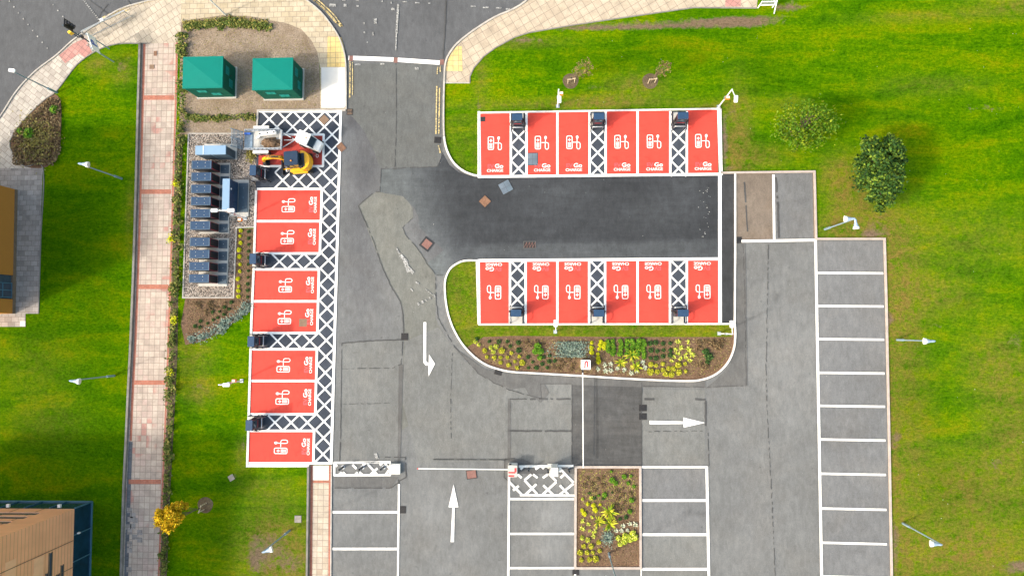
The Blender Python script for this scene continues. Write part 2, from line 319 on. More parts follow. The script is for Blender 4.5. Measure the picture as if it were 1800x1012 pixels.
# ---------------------------------------------------------------- mesh helpers
class MB:
    def __init__(s): s.v = []; s.f = []
    def add(s, vs, fs):
        o = len(s.v); s.v += [tuple(v) for v in vs]; s.f += [tuple(i+o for i in f) for f in fs]; return s
    def box(s, c, d, rz=0, rx=0, ry=0, taper=1.0):
        m = Euler((rx, ry, rz)).to_matrix(); h = [x/2 for x in d]; vs = []
        for z in (-1, 1):
            k = taper if z > 0 else 1
            for x, y in ((-1, -1), (1, -1), (1, 1), (-1, 1)):
                vs.append(Vector(c) + m @ Vector((x*h[0]*k, y*h[1]*k, z*h[2])))
        return s.add(vs, [(3, 2, 1, 0), (4, 5, 6, 7), (0, 1, 5, 4), (1, 2, 6, 5), (2, 3, 7, 6), (3, 0, 4, 7)])
    def rbox(s, c, d, r=.05, rz=0, seg=3):
        """box with rounded vertical edges and a small chamfer on top"""
        hx, hy = d[0]/2, d[1]/2; r = min(r, hx*.95, hy*.95); pts = []
        for cx, cy, a0 in ((hx-r, hy-r, 0), (-hx+r, hy-r, 90), (-hx+r, -hy+r, 180), (hx-r, -hy+r, 270)):
            for k in range(seg+1):
                a = R(a0 + 90*k/seg); pts.append((cx+r*math.cos(a), cy+r*math.sin(a)))
        ch = min(r*.5, d[2]*.2); z0 = -d[2]/2; z1 = d[2]/2; cr, sr = math.cos(rz), math.sin(rz)
        n = len(pts); vs = []
        for z, k in ((z0, 1), (z1-ch, 1), (z1, 1-ch/max(hx, hy))):
            for x, y in pts: vs.append((c[0]+(x*cr-y*sr)*k, c[1]+(x*sr+y*cr)*k, c[2]+z))
        fs = [tuple(range(2*n, 3*n)), tuple(range(n-1, -1, -1))]
        for l in range(2):
            for i in range(n): j = (i+1) % n; fs.append((l*n+i, l*n+j, (l+1)*n+j, (l+1)*n+i))
        return s.add(vs, fs)
    def cyl(s, a, b, r0, r1=None, n=10, cap=True):
        a = Vector(a); b = Vector(b); r1 = r0 if r1 is None else r1
        q = (b-a).to_track_quat('Z', 'Y'); vs = []
        for p, r in ((a, r0), (b, r1)):
            for i in range(n):
                t = 2*math.pi*i/n; vs.append(p + q @ Vector((r*math.cos(t), r*math.sin(t), 0)))
        fs = [(i, (i+1) % n, n+(i+1) % n, n+i) for i in range(n)]
        if cap: fs += [tuple(range(n-1, -1, -1)), tuple(range(n, 2*n))]
        return s.add(vs, fs)
    def tube(s, pts, r, n=7):
        pts = [Vector(p) for p in pts]; rings = []
        for i, p in enumerate(pts):
            d = (pts[min(i+1, len(pts)-1)] - pts[max(i-1, 0)]).normalized(); q = d.to_track_quat('Z', 'Y')
            rr = r[i] if isinstance(r, (list, tuple)) else r
            rings.append([p + q @ Vector((rr*math.cos(2*math.pi*k/n), rr*math.sin(2*math.pi*k/n), 0)) for k in range(n)])
        vs = [v for rg in rings for v in rg]; fs = []
        for i in range(len(pts)-1):
            for k in range(n): j = (k+1) % n; fs.append((i*n+k, i*n+j, (i+1)*n+j, (i+1)*n+k))
        fs += [tuple(range(n-1, -1, -1)), tuple(range((len(pts)-1)*n, len(pts)*n))]
        return s.add(vs, fs)
    def prism(s, pts, z0, z1):
        tri = tessellate_polygon([[Vector((p[0], p[1], 0)) for p in pts]]); n = len(pts)
        vs = [(p[0], p[1], z0) for p in pts] + [(p[0], p[1], z1) for p in pts]; fs = []
        for t in tri:
            a, b2, c2 = (Vector((pts[i][0], pts[i][1])) for i in t)
            up = (b2-a).cross(c2-a) > 0 if hasattr((b2-a), 'cross') else True
            t = t if up else (t[2], t[1], t[0])
            fs.append(tuple(i+n for i in t)); fs.append((t[2], t[1], t[0]))
        ar = sum(pts[i][0]*pts[(i+1) % n][1]-pts[(i+1) % n][0]*pts[i][1] for i in range(n))
        for i in range(n):
            j = (i+1) % n; fs.append((i, j, n+j, n+i) if ar > 0 else (j, i, n+i, n+j))
        return s.add(vs, fs)
    def sheet(s, pts, z):
        tri = tessellate_polygon([[Vector((p[0], p[1], 0)) for p in pts]]); fs = []
        for t in tri:
            a, b2, c2 = (Vector((pts[i][0], pts[i][1])) for i in t)
            fs.append(tuple(t) if (b2-a).cross(c2-a) > 0 else (t[2], t[1], t[0]))
        return s.add([(p[0], p[1], z) for p in pts], fs)
    def strip(s, pts, w, z, z1=None, closed=False):
        """ribbon (or raised bar when z1 is given) of width w along a polyline"""
        pts = [Vector((p[0], p[1])) for p in pts]; n = len(pts); L = []; Rr = []
        for i in range(n):
            a = pts[i-1] if (i > 0 or closed) else pts[i]; b2 = pts[(i+1) % n] if (i < n-1 or closed) else pts[i]
            d1 = (pts[i]-a); d2 = (b2-pts[i])
            d1 = d1.normalized() if d1.length > 1e-6 else d2.normalized(); d2 = d2.normalized() if d2.length > 1e-6 else d1
            t = (d1+d2).normalized() if (d1+d2).length > 1e-6 else d1
            nn = Vector((-t.y, t.x)); k = 1/max(.5, nn.dot(Vector((-d1.y, d1.x))))
            L.append(pts[i]+nn*w/2*k); Rr.append(pts[i]-nn*w/2*k)
        m = n if closed else n-1
        if z1 is None:
            return s.add([(p.x, p.y, z) for p in L+Rr], [(i, n+i, n+(i+1) % n, (i+1) % n) for i in range(m)])
        vs = [(p.x, p.y, h) for h in (z, z1) for p in L+Rr]; fs = []
        for i in range(m):
            j = (i+1) % n
            fs += [(2*n+i, 3*n+i, 3*n+j, 2*n+j), (n+i, n+j, 3*n+j, 3*n+i), (j, i, 2*n+i, 2*n+j)]
        if not closed: fs += [(0, n, 3*n, 2*n), (2*n-1, n-1, 3*n-1, 4*n-1)]
        return s.add(vs, fs)
    def sphere(s, c, r, n=10, m=6):
        if not isinstance(r, (tuple, list)): r = (r, r, r)
        vs = []; fs = []
        for i in range(m+1):
            t = math.pi*i/m
            for k in range(n):
                a = 2*math.pi*k/n; vs.append((c[0]+r[0]*math.sin(t)*math.cos(a), c[1]+r[1]*math.sin(t)*math.sin(a), c[2]+r[2]*math.cos(t)))
        for i in range(m):
            for k in range(n): j = (k+1) % n; fs.append((i*n+k, (i+1)*n+k, (i+1)*n+j, i*n+j))
        return s.add(vs, fs)
    def build(s, name, mat, parent=None, smooth=False, bev=0):
        me = bpy.data.meshes.new(name); me.from_pydata(s.v, [], s.f); me.materials.append(mat)
        if smooth: me.polygons.foreach_set('use_smooth', [True]*len(me.polygons))
        me.update(); o = bpy.data.objects.new(name, me); COL.objects.link(o)
        if parent: o.parent = parent
        if bev:
            b = o.modifiers.new('bevel', 'BEVEL'); b.width = bev; b.segments = 2; b.limit_method = 'ANGLE'
        return o

def struct(name, mb, mat, kind='structure', bev=0, parent=None, smooth=False):
    o = mb.build(name, mat, parent, bev=bev, smooth=smooth)
    if not parent: o['kind'] = kind
    return o
def tag(o, label, cat, group=None):
    o['label'] = label; o['category'] = cat
    if group: o['group'] = group
    return o
def thing(name, label, cat, loc, rz=0, group=None):
    o = bpy.data.objects.new(name, None); o.empty_display_size = .3; COL.objects.link(o)
    o.location = loc; o.rotation_euler = (0, 0, rz); return tag(o, label, cat, group)
KIDS = {}
def copy_tree(src, loc=None, rz=None, label=None, parent=None, scale=None):
    c = src.copy(); COL.objects.link(c)
    if parent is not None: c.parent = parent
    if loc is not None: c.location = loc
    if rz is not None: c.rotation_euler = (0, 0, rz)
    if scale is not None: c.scale = (scale,)*3 if not isinstance(scale, tuple) else scale
    if label: c['label'] = label
    for ch in list(src.children): copy_tree(ch, parent=c)
    return c
def cr(pts, n=6, closed=False):
    """smooth curve through points"""
    out = []; N = len(pts); rg = range(N) if closed else range(N-1)
    for i in rg:
        p0 = pts[(i-1) % N] if (i > 0 or closed) else pts[0]; p1 = pts[i]; p2 = pts[(i+1) % N]
        p3 = pts[(i+2) % N] if (i+2 < N or closed) else p2
        for k in range(n):
            t = k/n
            out.append(tuple(.5*((2*p1[j])+(-p0[j]+p2[j])*t+(2*p0[j]-5*p1[j]+4*p2[j]-p3[j])*t*t+(-p0[j]+3*p1[j]-3*p2[j]+p3[j])*t**3) for j in (0, 1)))
    if not closed: out.append(pts[-1])
    return out
def W(pts): return [P(x, y) for x, y in pts]
def poly(name, pts, z, mat, parent=None): return struct(name, MB().sheet(W(pts), z), mat, parent=parent)

# ================================================================ GROUND
ground = struct('ground', MB().sheet([(-600, -600), (600, -600), (600, 600), (-600, 600)], -.03), M['lawn'])
# the lawn: one fine sheet whose vertex colours hold: r = dryness, g = bare earth, b = darker green
nx, ny = 300, 190
xs = np.linspace(-62, 62, nx); ys = np.linspace(-38, 42, ny)
X, Y = np.meshgrid(xs, ys); verts = np.stack([X.ravel(), Y.ravel(), np.zeros(X.size)], 1)
me = bpy.data.meshes.new('lawn'); idx = np.arange(nx*ny).reshape(ny, nx)
quads = np.stack([idx[:-1, :-1], idx[:-1, 1:], idx[1:, 1:], idx[1:, :-1]], -1).reshape(-1, 4)
me.from_pydata(verts.tolist(), [], quads.tolist()); me.materials.append(M['lawn'])
tone = np.zeros((ny*nx, 4), dtype=np.float32); tone[:, 3] = 1
def blob(arr, verts, ch, px, py, rx, ry, amt, rot=0):
    c = P(px, py); dx = verts[:, 0]-c.x; dy = verts[:, 1]-c.y; ca, sa = math.cos(rot), math.sin(rot)
    u = (dx*ca+dy*sa)/(rx/PXM); v = (-dx*sa+dy*ca)/(ry/PXM); d = u*u+v*v
    arr[:, ch] += amt*np.exp(-d*1.3)
for b_ in [(1600, 720, 40, 330, .45), (1580, 500, 30, 120, .5), (1690, 860, 60, 70, .6), (1780, 780, 60, 160, .5), (1700, 980, 120, 60, .7), (1500, 400, 60, 35, .9),
           (1300, 230, 25, 90, .6), (1340, 275, 50, 20, .5), (1480, 310, 40, 40, .7), (1500, 360, 35, 50, .8), (1385, 180, 40, 14, .3), (1000, 182, 240, 9, .5), (1120, 150, 60, 22, .5), (1060, 180, 60, 15, .4), (820, 270, 20, 30, .4),
           (1640, 150, 90, 18, .25), (1780, 10, 90, 20, .4), (1620, 30, 120, 10, .35), (1700, 420, 160, 60, .25), (1650, 520, 70, 40, .4), (1740, 640, 60, 60, .35),
           (170, 115, 22, 20, .6), (215, 125, 22, 30, .5), (230, 370, 12, 60, .4), (235, 440, 9, 20, .4), (340, 620, 40, 60, .4), (350, 690, 30, 25, .5),
           (470, 860, 60, 30, .35), (480, 950, 70, 60, .7), (500, 1000, 80, 60, .6), (425, 800, 14, 30, .5), (60, 640, 80, 60, .2), (80, 740, 80, 50, .25), (1580, 940, 16, 160, .6), (1565, 650, 10, 260, .7),
           (1560, 460, 10, 60, .6), (845, 130, 14, 60, .4), (900, 75, 100, 10, .5), (1290, 280, 14, 60, .6), (1260, 190, 60, 8, .6)]: blob(tone, verts, 0, *b_)
for b_ in [(1530, 412, 30, 8, .6), (1275, 250, 7, 60, .7), (1540, 395, 30, 20, .35), (1560, 560, 8, 15, .5), (1568, 560, 6, 6, .5), (1575, 770, 12, 14, .5), (1563, 700, 4, 300, .30), (1280, 298, 40, 5, .4), (1050, 153, 30, 7, .35), (1575, 960, 12, 60, .45),
           (210, 122, 12, 14, .55), (165, 110, 10, 10, .4), (222, 105, 8, 8, .4), (450, 975, 20, 50, .6), (520, 990, 40, 25, .4), (485, 960, 30, 50, .4), (410, 840, 8, 10, .5), (350, 680, 25, 10, .35),
           (840, 185, 8, 30, .4), (838, 270, 8, 50, .5), (1290, 195, 14, 10, .4), (1655, 575, 25, 10, .35), (1748, 815, 20, 20, .4), (1785, 600, 20, 20, .4), (1790, 995, 30, 14, .7), (1762, 60, 60, 5, .3), (1730, 190, 60, 8, .35),
           (1100, 45, 220, 8, .8), (1300, 38, 90, 10, .8), (1390, 12, 40, 12, .6), (920, 72, 60, 6, .6), (427, 780, 5, 30, .5), (1430, 310, 12, 6, .5)]: blob(tone, verts, 1, *b_)
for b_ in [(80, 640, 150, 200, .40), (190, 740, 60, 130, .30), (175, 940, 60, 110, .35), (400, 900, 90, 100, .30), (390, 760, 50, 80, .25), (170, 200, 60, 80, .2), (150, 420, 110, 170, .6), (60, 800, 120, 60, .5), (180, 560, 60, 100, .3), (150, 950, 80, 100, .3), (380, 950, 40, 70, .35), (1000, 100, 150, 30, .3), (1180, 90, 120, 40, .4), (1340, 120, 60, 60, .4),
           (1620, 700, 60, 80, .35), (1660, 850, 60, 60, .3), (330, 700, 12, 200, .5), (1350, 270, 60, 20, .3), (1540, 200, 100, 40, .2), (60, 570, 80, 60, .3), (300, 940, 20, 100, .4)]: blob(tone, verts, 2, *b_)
tone[:, 0] *= 1.45; tone[:, 1] *= 1.25; tone = np.clip(tone, 0, 1)
ca = me.color_attributes.new('tone', 'FLOAT_COLOR', 'POINT'); ca.data.foreach_set('color', tone.ravel())
lawn_o = bpy.data.objects.new('lawn', me); COL.objects.link(lawn_o); lawn_o['kind'] = 'structure'

# --- upper road
road_edge_L = cr([(-110, 360), (-60, 290), (0, 207), (30, 161), (62, 127), (100, 98), (130, 71), (170, 44), (210, 18), (255, 4), (300, -6), (330, -25), (350, -60)], 5)
poly('road', road_edge_L + [(350, -120), (-240, -120), (-240, 420)], .006, M['tar_road'])
kerb_mid = cr([(500, -30), (530, -6), (548, 8), (566, 24), (582, 44), (596, 66), (604, 88), (608, 110), (609, 150), (609, 193)], 5)
kerb_right = cr([(990, -60), (950, -25), (925, 2), (902, 17), (872, 30), (845, 46), (822, 62), (802, 79), (790, 95), (783, 112), (781, 140), (780, 180), (780, 225), (782, 250), (788, 270), (799, 288), (815, 301), (832, 308), (840, 309)], 5)
poly('road', kerb_mid + [(609, 205), (780, 205)] + [p for p in reversed(kerb_right) if p[1] < 200] + [(990, -120), (500, -120)], .007, M['tar_road'])
poly('road', [(350, -120), (510, -120), (500, -30), (480, -36), (420, -42), (350, -46)], .0065, M['tar_road'])

# --- car park base sheet with its own stains (vertex colour 'tone' multiplies the tarmac)
cp = [(611, 104), (778, 110), (780, 205), (780, 225), (782, 250), (788, 270), (799, 288), (815, 301), (832, 308), (842, 306), (1265, 303), (1291, 303), (1430, 302), (1433, 421), (1553, 421), (1556, 520), (1560, 700), (1566, 1000), (1568, 1080), (583, 1080), (583, 815), (600, 196), (610, 194)]
cpw = [Vector((p.x, p.y)) for p in W(cp)]
bm = bmesh.new(); bv = [bm.verts.new((p.x, p.y, .010)) for p in cpw]; bm.faces.new(bv); bm.normal_update()
if bm.faces[:][0].normal.z < 0: bmesh.ops.reverse_faces(bm, faces=bm.faces[:])
x0, x1 = min(p.x for p in cpw), max(p.x for p in cpw); y0, y1 = min(p.y for p in cpw), max(p.y for p in cpw)
for k in range(1, 110):
    xx = x0+(x1-x0)*k/110; bmesh.ops.bisect_plane(bm, geom=bm.verts[:]+bm.edges[:]+bm.faces[:], plane_co=(xx, 0, 0), plane_no=(1, 0, 0))
for k in range(1, 110):
    yy = y0+(y1-y0)*k/110; bmesh.ops.bisect_plane(bm, geom=bm.verts[:]+bm.edges[:]+bm.faces[:], plane_co=(0, yy, 0), plane_no=(0, 1, 0))
me = bpy.data.meshes.new('car_park'); bm.to_mesh(me); bm.free(); me.materials.append(M['tar'])
vv = np.array([v.co[:] for v in me.vertices]); tn = np.ones((len(vv), 4), np.float32); tmp = np.zeros((len(vv), 4), np.float32)
for b_ in [(690, 150, 100, 70, -.30), (690, 230, 80, 50, -.26), (640, 300, 45, 70, -.30), (630, 400, 40, 120, -.22), (640, 520, 55, 110, -.16), (760, 330, 60, 40, -.42), (770, 390, 50, 60, -.40), (820, 300, 30, 16, -.4),
           (800, 440, 40, 30, -.40), (740, 480, 30, 40, -.12), (880, 680, 60, 14, -.2), (940, 690, 30, 20, -.25), (800, 930, 8, 100, -.10), (760, 880, 60, 20, .06), (720, 900, 40, 60, .08), (1400, 700, 60, 160, .06),
           (1330, 560, 40, 90, .08), (870, 880, 30, 20, .12), (640, 740, 50, 60, .05), (965, 905, 35, 30, .30), (960, 965, 40, 22, .28), (915, 890, 20, 20, .1), (740, 900, 50, 30, .10), (1390, 560, 50, 60, .08), (1385, 640, 40, 50, .06), (1280, 960, 30, 30, .08), (1310, 900, 60, 100, -.04), (1500, 700, 60, 220, .02), (700, 430, 40, 60, -.05), (620, 210, 20, 24, -.35), (900, 640, 40, 12, -.15),
           (1330, 640, 40, 25, .05), (650, 850, 50, 12, -.10), (1150, 900, 18, 30, .12), (770, 600, 20, 60, .06), (790, 760, 60, 60, .04)]: blob(tmp, vv, 0, *b_)
f = np.clip(1+tmp[:, 0], .3, 1.4); tn[:, 0] = f; tn[:, 1] = f; tn[:, 2] = f*(1+np.clip(-tmp[:, 0], 0, .5)*.18)
ca = me.color_attributes.new('tone', 'FLOAT_COLOR', 'POINT'); ca.data.foreach_set('color', tn.ravel())
o = bpy.data.objects.new('car_park', me); COL.objects.link(o); o['kind'] = 'structure'

zp = .014
def patch(pts, mat, name='tarmac_patch'):
    global zp
    zp += .0007
    return poly(name, pts, zp, M[mat])
patch([(609, 112), (778, 112), (779, 262), (768, 293), (668, 295), (656, 262), (640, 230), (622, 208), (611, 198)], 'tar_entry')
patch([(630, 362), (661, 337), (690, 339), (712, 346), (725, 365), (727, 383), (708, 398), (712, 412), (728, 428), (738, 440), (752, 462), (765, 483), (766, 560), (776, 580), (800, 620), (820, 680), (700, 760), (707, 640), (711, 595), (708, 545), (700, 520), (690, 505), (672, 470)], 'tar_olive')
patch([(712, 600), (770, 575), (790, 600), (815, 632), (850, 655), (893, 680), (893, 812), (735, 812), (706, 700)], 'tar_light')
patch([(601, 603), (708, 597), (709, 640), (702, 812), (598, 812)], 'tar_light')
def toned(name, pts, z, mat, fn, nxy=(70, 40)):
    w_ = [Vector((p.x, p.y)) for p in W(pts)]
    bm = bmesh.new(); bv = [bm.verts.new((p.x, p.y, z)) for p in w_]; bm.faces.new(bv); bm.normal_update()
    if bm.faces[:][0].normal.z < 0: bmesh.ops.reverse_faces(bm, faces=bm.faces[:])
    xa, xb = min(p.x for p in w_), max(p.x for p in w_); ya, yb = min(p.y for p in w_), max(p.y for p in w_)
    for k in range(1, nxy[0]): bmesh.ops.bisect_plane(bm, geom=bm.verts[:]+bm.edges[:]+bm.faces[:], plane_co=(xa+(xb-xa)*k/nxy[0], 0, 0), plane_no=(1, 0, 0))
    for k in range(1, nxy[1]): bmesh.ops.bisect_plane(bm, geom=bm.verts[:]+bm.edges[:]+bm.faces[:], plane_co=(0, ya+(yb-ya)*k/nxy[1], 0), plane_no=(0, 1, 0))
    me = bpy.data.meshes.new(name); bm.to_mesh(me); bm.free(); me.materials.append(M[mat]); n = len(me.vertices)
    col = np.ones((n, 4), np.float32)
    for i, v in enumerate(me.vertices):
        q = W2C @ (Vector(v.co)-Vector((0, 0, H))); px = CX+F*q.x/-q.z; py = CY-F*q.y/-q.z; col[i, :3] = fn(px, py)
    ca = me.color_attributes.new('tone', 'FLOAT_COLOR', 'POINT'); ca.data.foreach_set('color', col.ravel())
    o = bpy.data.objects.new(name, me); COL.objects.link(o); o['kind'] = 'structure'; return o
def sst(a, b_, x): t = min(1, max(0, (x-a)/(b_-a))); return t*t*(3-2*t)
def drive_tone(px, py):
    k = sst(690, 835, px-(py-380)*.25)                                   # older, paler towards the junction
    d = 2.75*(1-k)+1.0*k
    d *= 1+.75*sst(424-(px-900)*.02, 434-(px-900)*.02, py)*sst(800, 850, px)+.35*sst(840, 780, px)*sst(425, 450, py)
    d *= 1+.35*math.exp(-((px-1150)/60)**2-((py-375)/30)**2)+.3*math.exp(-((px-985)/50)**2-((py-340)/25)**2)+.25*math.exp(-((px-1205)/30)**2-((py-320)/22)**2)-.18*math.exp(-((px-1250)/14)**2)
    d = min(d, 2.9); w = min(1, (d-1)/1.8)
    return (d, d*(1-.0*w), d*(1-.09*w))
zp += .0007; toned('drive_surface', [(669, 296), (768, 293), (779, 270), (790, 290), (806, 303), (832, 310), (842, 311), (1262, 309), (1262, 455), (1050, 456), (842, 457), (812, 461), (795, 470), (778, 486), (765, 484), (752, 462), (780, 440), (738, 400), (735, 380), (728, 365), (708, 345), (668, 338)], zp, 'tar_drive', drive_tone)
patch([(1269, 306), (1291, 306), (1290, 568), (1267, 568)], 'tar_dark', 'strip_surface')
patch([(893, 672), (955, 673), (1005, 674), (1005, 812), (893, 812)], 'tar_light', 'tarmac_patch')
patch([(893, 700), (950, 700), (950, 676), (1005, 676), (1005, 757), (893, 757)], 'tar_light')
patch([(1005, 664), (1128, 670), (1128, 817), (1005, 817)], 'tar_dark2')
patch([(1129, 684), (1240, 684), (1240, 817), (1129, 817)], 'tar_light')
patch([(1293, 304), (1430, 303), (1432, 420), (1293, 422)], 'tar_brown')
patch([(1361, 305), (1428, 304), (1430, 419), (1363, 420)], 'tar_bay')
for i, (ya, yb) in enumerate([(423, 480), (480, 538), (538, 596), (596, 655), (655, 713), (713, 772), (772, 832), (832, 893), (893, 953), (953, 1014)]):
    patch([(1434+i, ya+1), (1552+i*1.2, ya+1), (1553+i*1.2, yb-1), (1435+i, yb-1)], 'tar_bay', 'bay_surface')
for ya, yb in [(821, 877), (880, 937), (940, 998), (1000, 1060)]:
    patch([(1129, ya), (1242, ya), (1244, yb), (1129, yb)], 'tar_light' if ya > 930 else 'tar_bay', 'bay_surface')
patch([(588, 836), (700, 838), (688, 856), (588, 856)], 'tar_grey')
patch([(894, 822), (1010, 822), (1010, 832), (896, 832)], 'tar_mid')
patch([(886, 806), (920, 806), (936, 814), (894, 818), (894, 845), (886, 838)], 'tar_grey')
patch([(701, 640), (709, 640), (704, 812), (699, 812)], 'tar_grey')
patch([(893, 700), (898, 700), (898, 812), (892, 812)], 'tar_grey')
patch([(918, 672), (957, 674), (966, 690), (958, 700), (950, 708), (944, 702), (930, 694)], 'tar_grey')
patch([(1293, 423), (1310, 424), (1314, 678), (1240, 682), (1262, 664), (1284, 640), (1293, 600)], 'tar_grey')
patch([(800, 612), (830, 632), (850, 647), (880, 655), (1020, 663), (1130, 669), (1240, 670), (1240, 681), (1130, 680), (1005, 676), (955, 675), (900, 684), (868, 672), (840, 655)], 'tar_grey')

# seams between the surfacing jobs
sm = MB(); sr = random.Random(3)
def seam(pts, w=.05, jit=.5, gaps=0.0):
    pts2 = []
    for (ax, ay), (bx, by) in zip(pts[:-1], pts[1:]):
        n = max(2, int(math.hypot(bx-ax, by-ay)/5))
        for k in range(n): t = k/n; pts2.append((ax+(bx-ax)*t+sr.uniform(-jit, jit), ay+(by-ay)*t+sr.uniform(-jit, jit)))
    pts2.append(pts[-1])
    run = []
    for p in pts2:
        if sr.random() < gaps and len(run) > 1: sm.strip(W(run), w*sr.uniform(.6, 1.2), .0415); run = []
        run.append(p)
    if len(run) > 1: sm.strip(W(run), w, .0415)
for s_ in [([(661, 337), (668, 338), (670, 297), (770, 293), (778, 268)], .05, .5, .1), ([(630, 362), (655, 340)], .06, .6, .0), ([(630, 362), (655, 420), (672, 470), (690, 508), (704, 530), (709, 560), (710, 595)], .07, .6, .05),
           ([(726, 383), (708, 400), (712, 412), (735, 438), (750, 462), (765, 482), (767, 530), (770, 560)], .05, .6, .2), ([(601, 603), (650, 599), (706, 597)], .08, .6, .0), ([(601, 603), (600, 680), (599, 760), (597, 812)], .07, .4, .05),
           ([(602, 648), (690, 647), (705, 640), (708, 600)], .05, .6, .3), ([(604, 710), (690, 708)], .04, .6, .5), ([(770, 560), (800, 610), (840, 655), (868, 672), (895, 685), (950, 700)], .06, .8, .15), ([(795, 620), (792, 700), (793, 770)], .04, .6, .3),
           ([(1005, 674), (1005, 812)], .05, .4, .1), ([(950, 674), (1004, 674)], .05, .4, .1), ([(950, 674), (952, 700)], .05, .4, .1), ([(896, 701), (1003, 701)], .12, .5, .25), ([(896, 757), (1004, 757)], .12, .6, .2), ([(1045, 664), (1043, 800)], .06, .4, .1),
           ([(1128, 672), (1128, 816)], .06, .5, .1), ([(1133, 701), (1150, 701)], .16, .4, 0), ([(1222, 701), (1240, 702)], .16, .4, 0), ([(1240, 704), (1240, 748)], .14, .4, 0), ([(1140, 758), (1235, 757)], .05, .5, .5),
           ([(1130, 678), (1238, 680), (1312, 677), (1310, 600), (1309, 520), (1306, 430)], .06, .5, .15), ([(1244, 760), (1246, 818)], .05, .3, .3), ([(1350, 430), (1348, 560), (1346, 660), (1350, 760), (1356, 860), (1362, 1012)], .05, .8, .35),
           ([(677, 803), (713, 803), (714, 838), (702, 845)], .07, .4, .05), ([(588, 857), (688, 857), (700, 848)], .07, .5, .1), ([(762, 807), (890, 807)], .05, .3, .1), ([(888, 806), (886, 838), (895, 846)], .07, .4, .0), ([(888, 806), (905, 805)], .07, .4, 0),
           ([(767, 483), (779, 483)], .05, .3, 0), ([(784, 0), (783, 40), (780, 80), (779, 104)], .09, .5, .02), ([(696, 110), (697, 200), (694, 294)], .05, .4, .25), ([(595, 60), (606, 90), (610, 112)], .07, .2, 0), ([(700, 842), (702, 850)], .05, .3, 0),
           ([(1364, 312), (1367, 360), (1369, 418)], .16, .5, .15), ([(1308, 320), (1314, 412)], .11, .4, .1), ([(190, 8), (178, 24), (170, 44)], .05, .3, .05), ([(150, -5), (190, 25)], .05, .3, .05), ([(222, -5), (232, 12)], .05, .3, .05)]: seam(*s_)
struct('tarmac_seams', sm, M['seam'])

# --- pavements
pv_out = road_edge_L
poly('pavement', [p for p in pv_out if p[0] < 262] + [(262, 30), (262, 77), (245, 77)] + cr([(245, 77), (205, 78), (170, 90), (135, 115), (100, 160), (80, 175), (60, 193), (35, 220), (18, 250), (25, 272), (45, 293), (75, 295)], 4) + [(67, 551), (45, 551), (45, 574), (-110, 574)], .012, M['pave_arc'])
poly('pavement', [(145, 55), (170, 44), (210, 18), (255, 4), (300, -6), (318, -20), (318, 76), (245, 77), (205, 78), (178, 86)], .016, M['pave_diag'])
poly('pavement', [(-60, 296), (75, 296), (67, 551), (45, 551), (45, 574), (-60, 574)], .016, M['pave_grey'])
poly('pavement', [(318, -45), (500, -40)] + kerb_mid + [(563, 193), (563, 120), (558, 92), (548, 72), (530, 52), (506, 42), (480, 37), (440, 29), (395, 27), (350, 33), (318, 39)], .016, M['pave_cream_b'])
poly('tactile_paving', [(576, 64), (600, 66), (607, 90), (609, 118), (575, 118)], .024, M['pave_yellow'])
poly('tactile_paving', [(150, 67), (162, 92), (151, 103), (139, 95), (115, 112), (104, 98), (128, 78)], .024, M['pave_pink'])
poly('pavement', [(780, 146), (825, 146), (826, 135), (833, 120), (850, 100), (870, 85), (905, 66), (930, 58), (1000, 46), (1100, 31), (1220, 14), (1330, 15), (1338, -60), (990, -60)] + [p for p in kerb_right if p[1] < 146], .012, M['pave_diag2'])
poly('tactile_paving', [(783, 125), (785, 112), (791, 97), (803, 82), (812, 82), (813, 126)], .022, M['pave_yellow'])
poly('tactile_paving', [(1275, 12), (1275, -10), (1302, -10), (1302, 12)], .022, M['pave_pink'])
pathL = [(250, 77), (247, 180), (244, 300), (241, 410), (238, 500), (234, 600), (229, 700), (225, 790), (222, 850), (217, 1012), (215, 1080)]
pathR = [(313, 75), (311, 180), (308, 270), (305, 380), (302, 480), (299, 570), (296, 660), (292, 760), (288, 850), (281, 1012), (279, 1080)]
poly('footpath', pathL + pathR[::-1], .012, M['pave_path'])
def xat(line, y):
    for (a, b_), (c, d) in zip(line[:-1], line[1:]):
        if b_ <= y <= d: return a+(c-a)*(y-b_)/(d-b_)
    return line[-1][0]
for yb in (172, 337, 504, 672, 846):
    poly('brick_band', [(xat(pathL, yb)+4, yb-4), (xat(pathR, yb)-5, yb-4), (xat(pathR, yb)-5, yb+4), (xat(pathL, yb)+4, yb+4)], .020, M['brick_red'])
struct('brick_edging', MB().strip(W([(x+4, y) for x, y in pathL if y <= 705]+[(230, 774)]), .19, .018), M['brick_red'])
struct('brick_edging', MB().strip(W([(x-2, y) for x, y in pathR]), .14, .018), M['brick_red'])
struct('brick_edging', MB().strip(W([(230, 776), (227, 850), (222, 1012), (220, 1080)]), .32, .018), M['brick_blue'])
bb = MB()
for cx, cy in ((228, 896), (234, 905), (229, 912), (238, 914), (226, 925), (234, 924), (228, 934), (237, 943), (228, 955), (228, 966), (246, 935), (246, 948), (227, 1000)):
    bb.sheet(W([(cx-4.6, cy-4.6), (cx+4.6, cy-4.6), (cx+4.6, cy+4.6), (cx-4.6, cy+4.6)]), .0215)
struct('blue_paving_flags', bb, M['pave_grey'])
tag(MB().strip(W([(x-2, y) for x, y in pathL]), .16, -.02, .22).build('low_edging_wall', M['kerb_dark']), 'long low dark edging wall between the left lawn and the flagged footpath', 'wall')
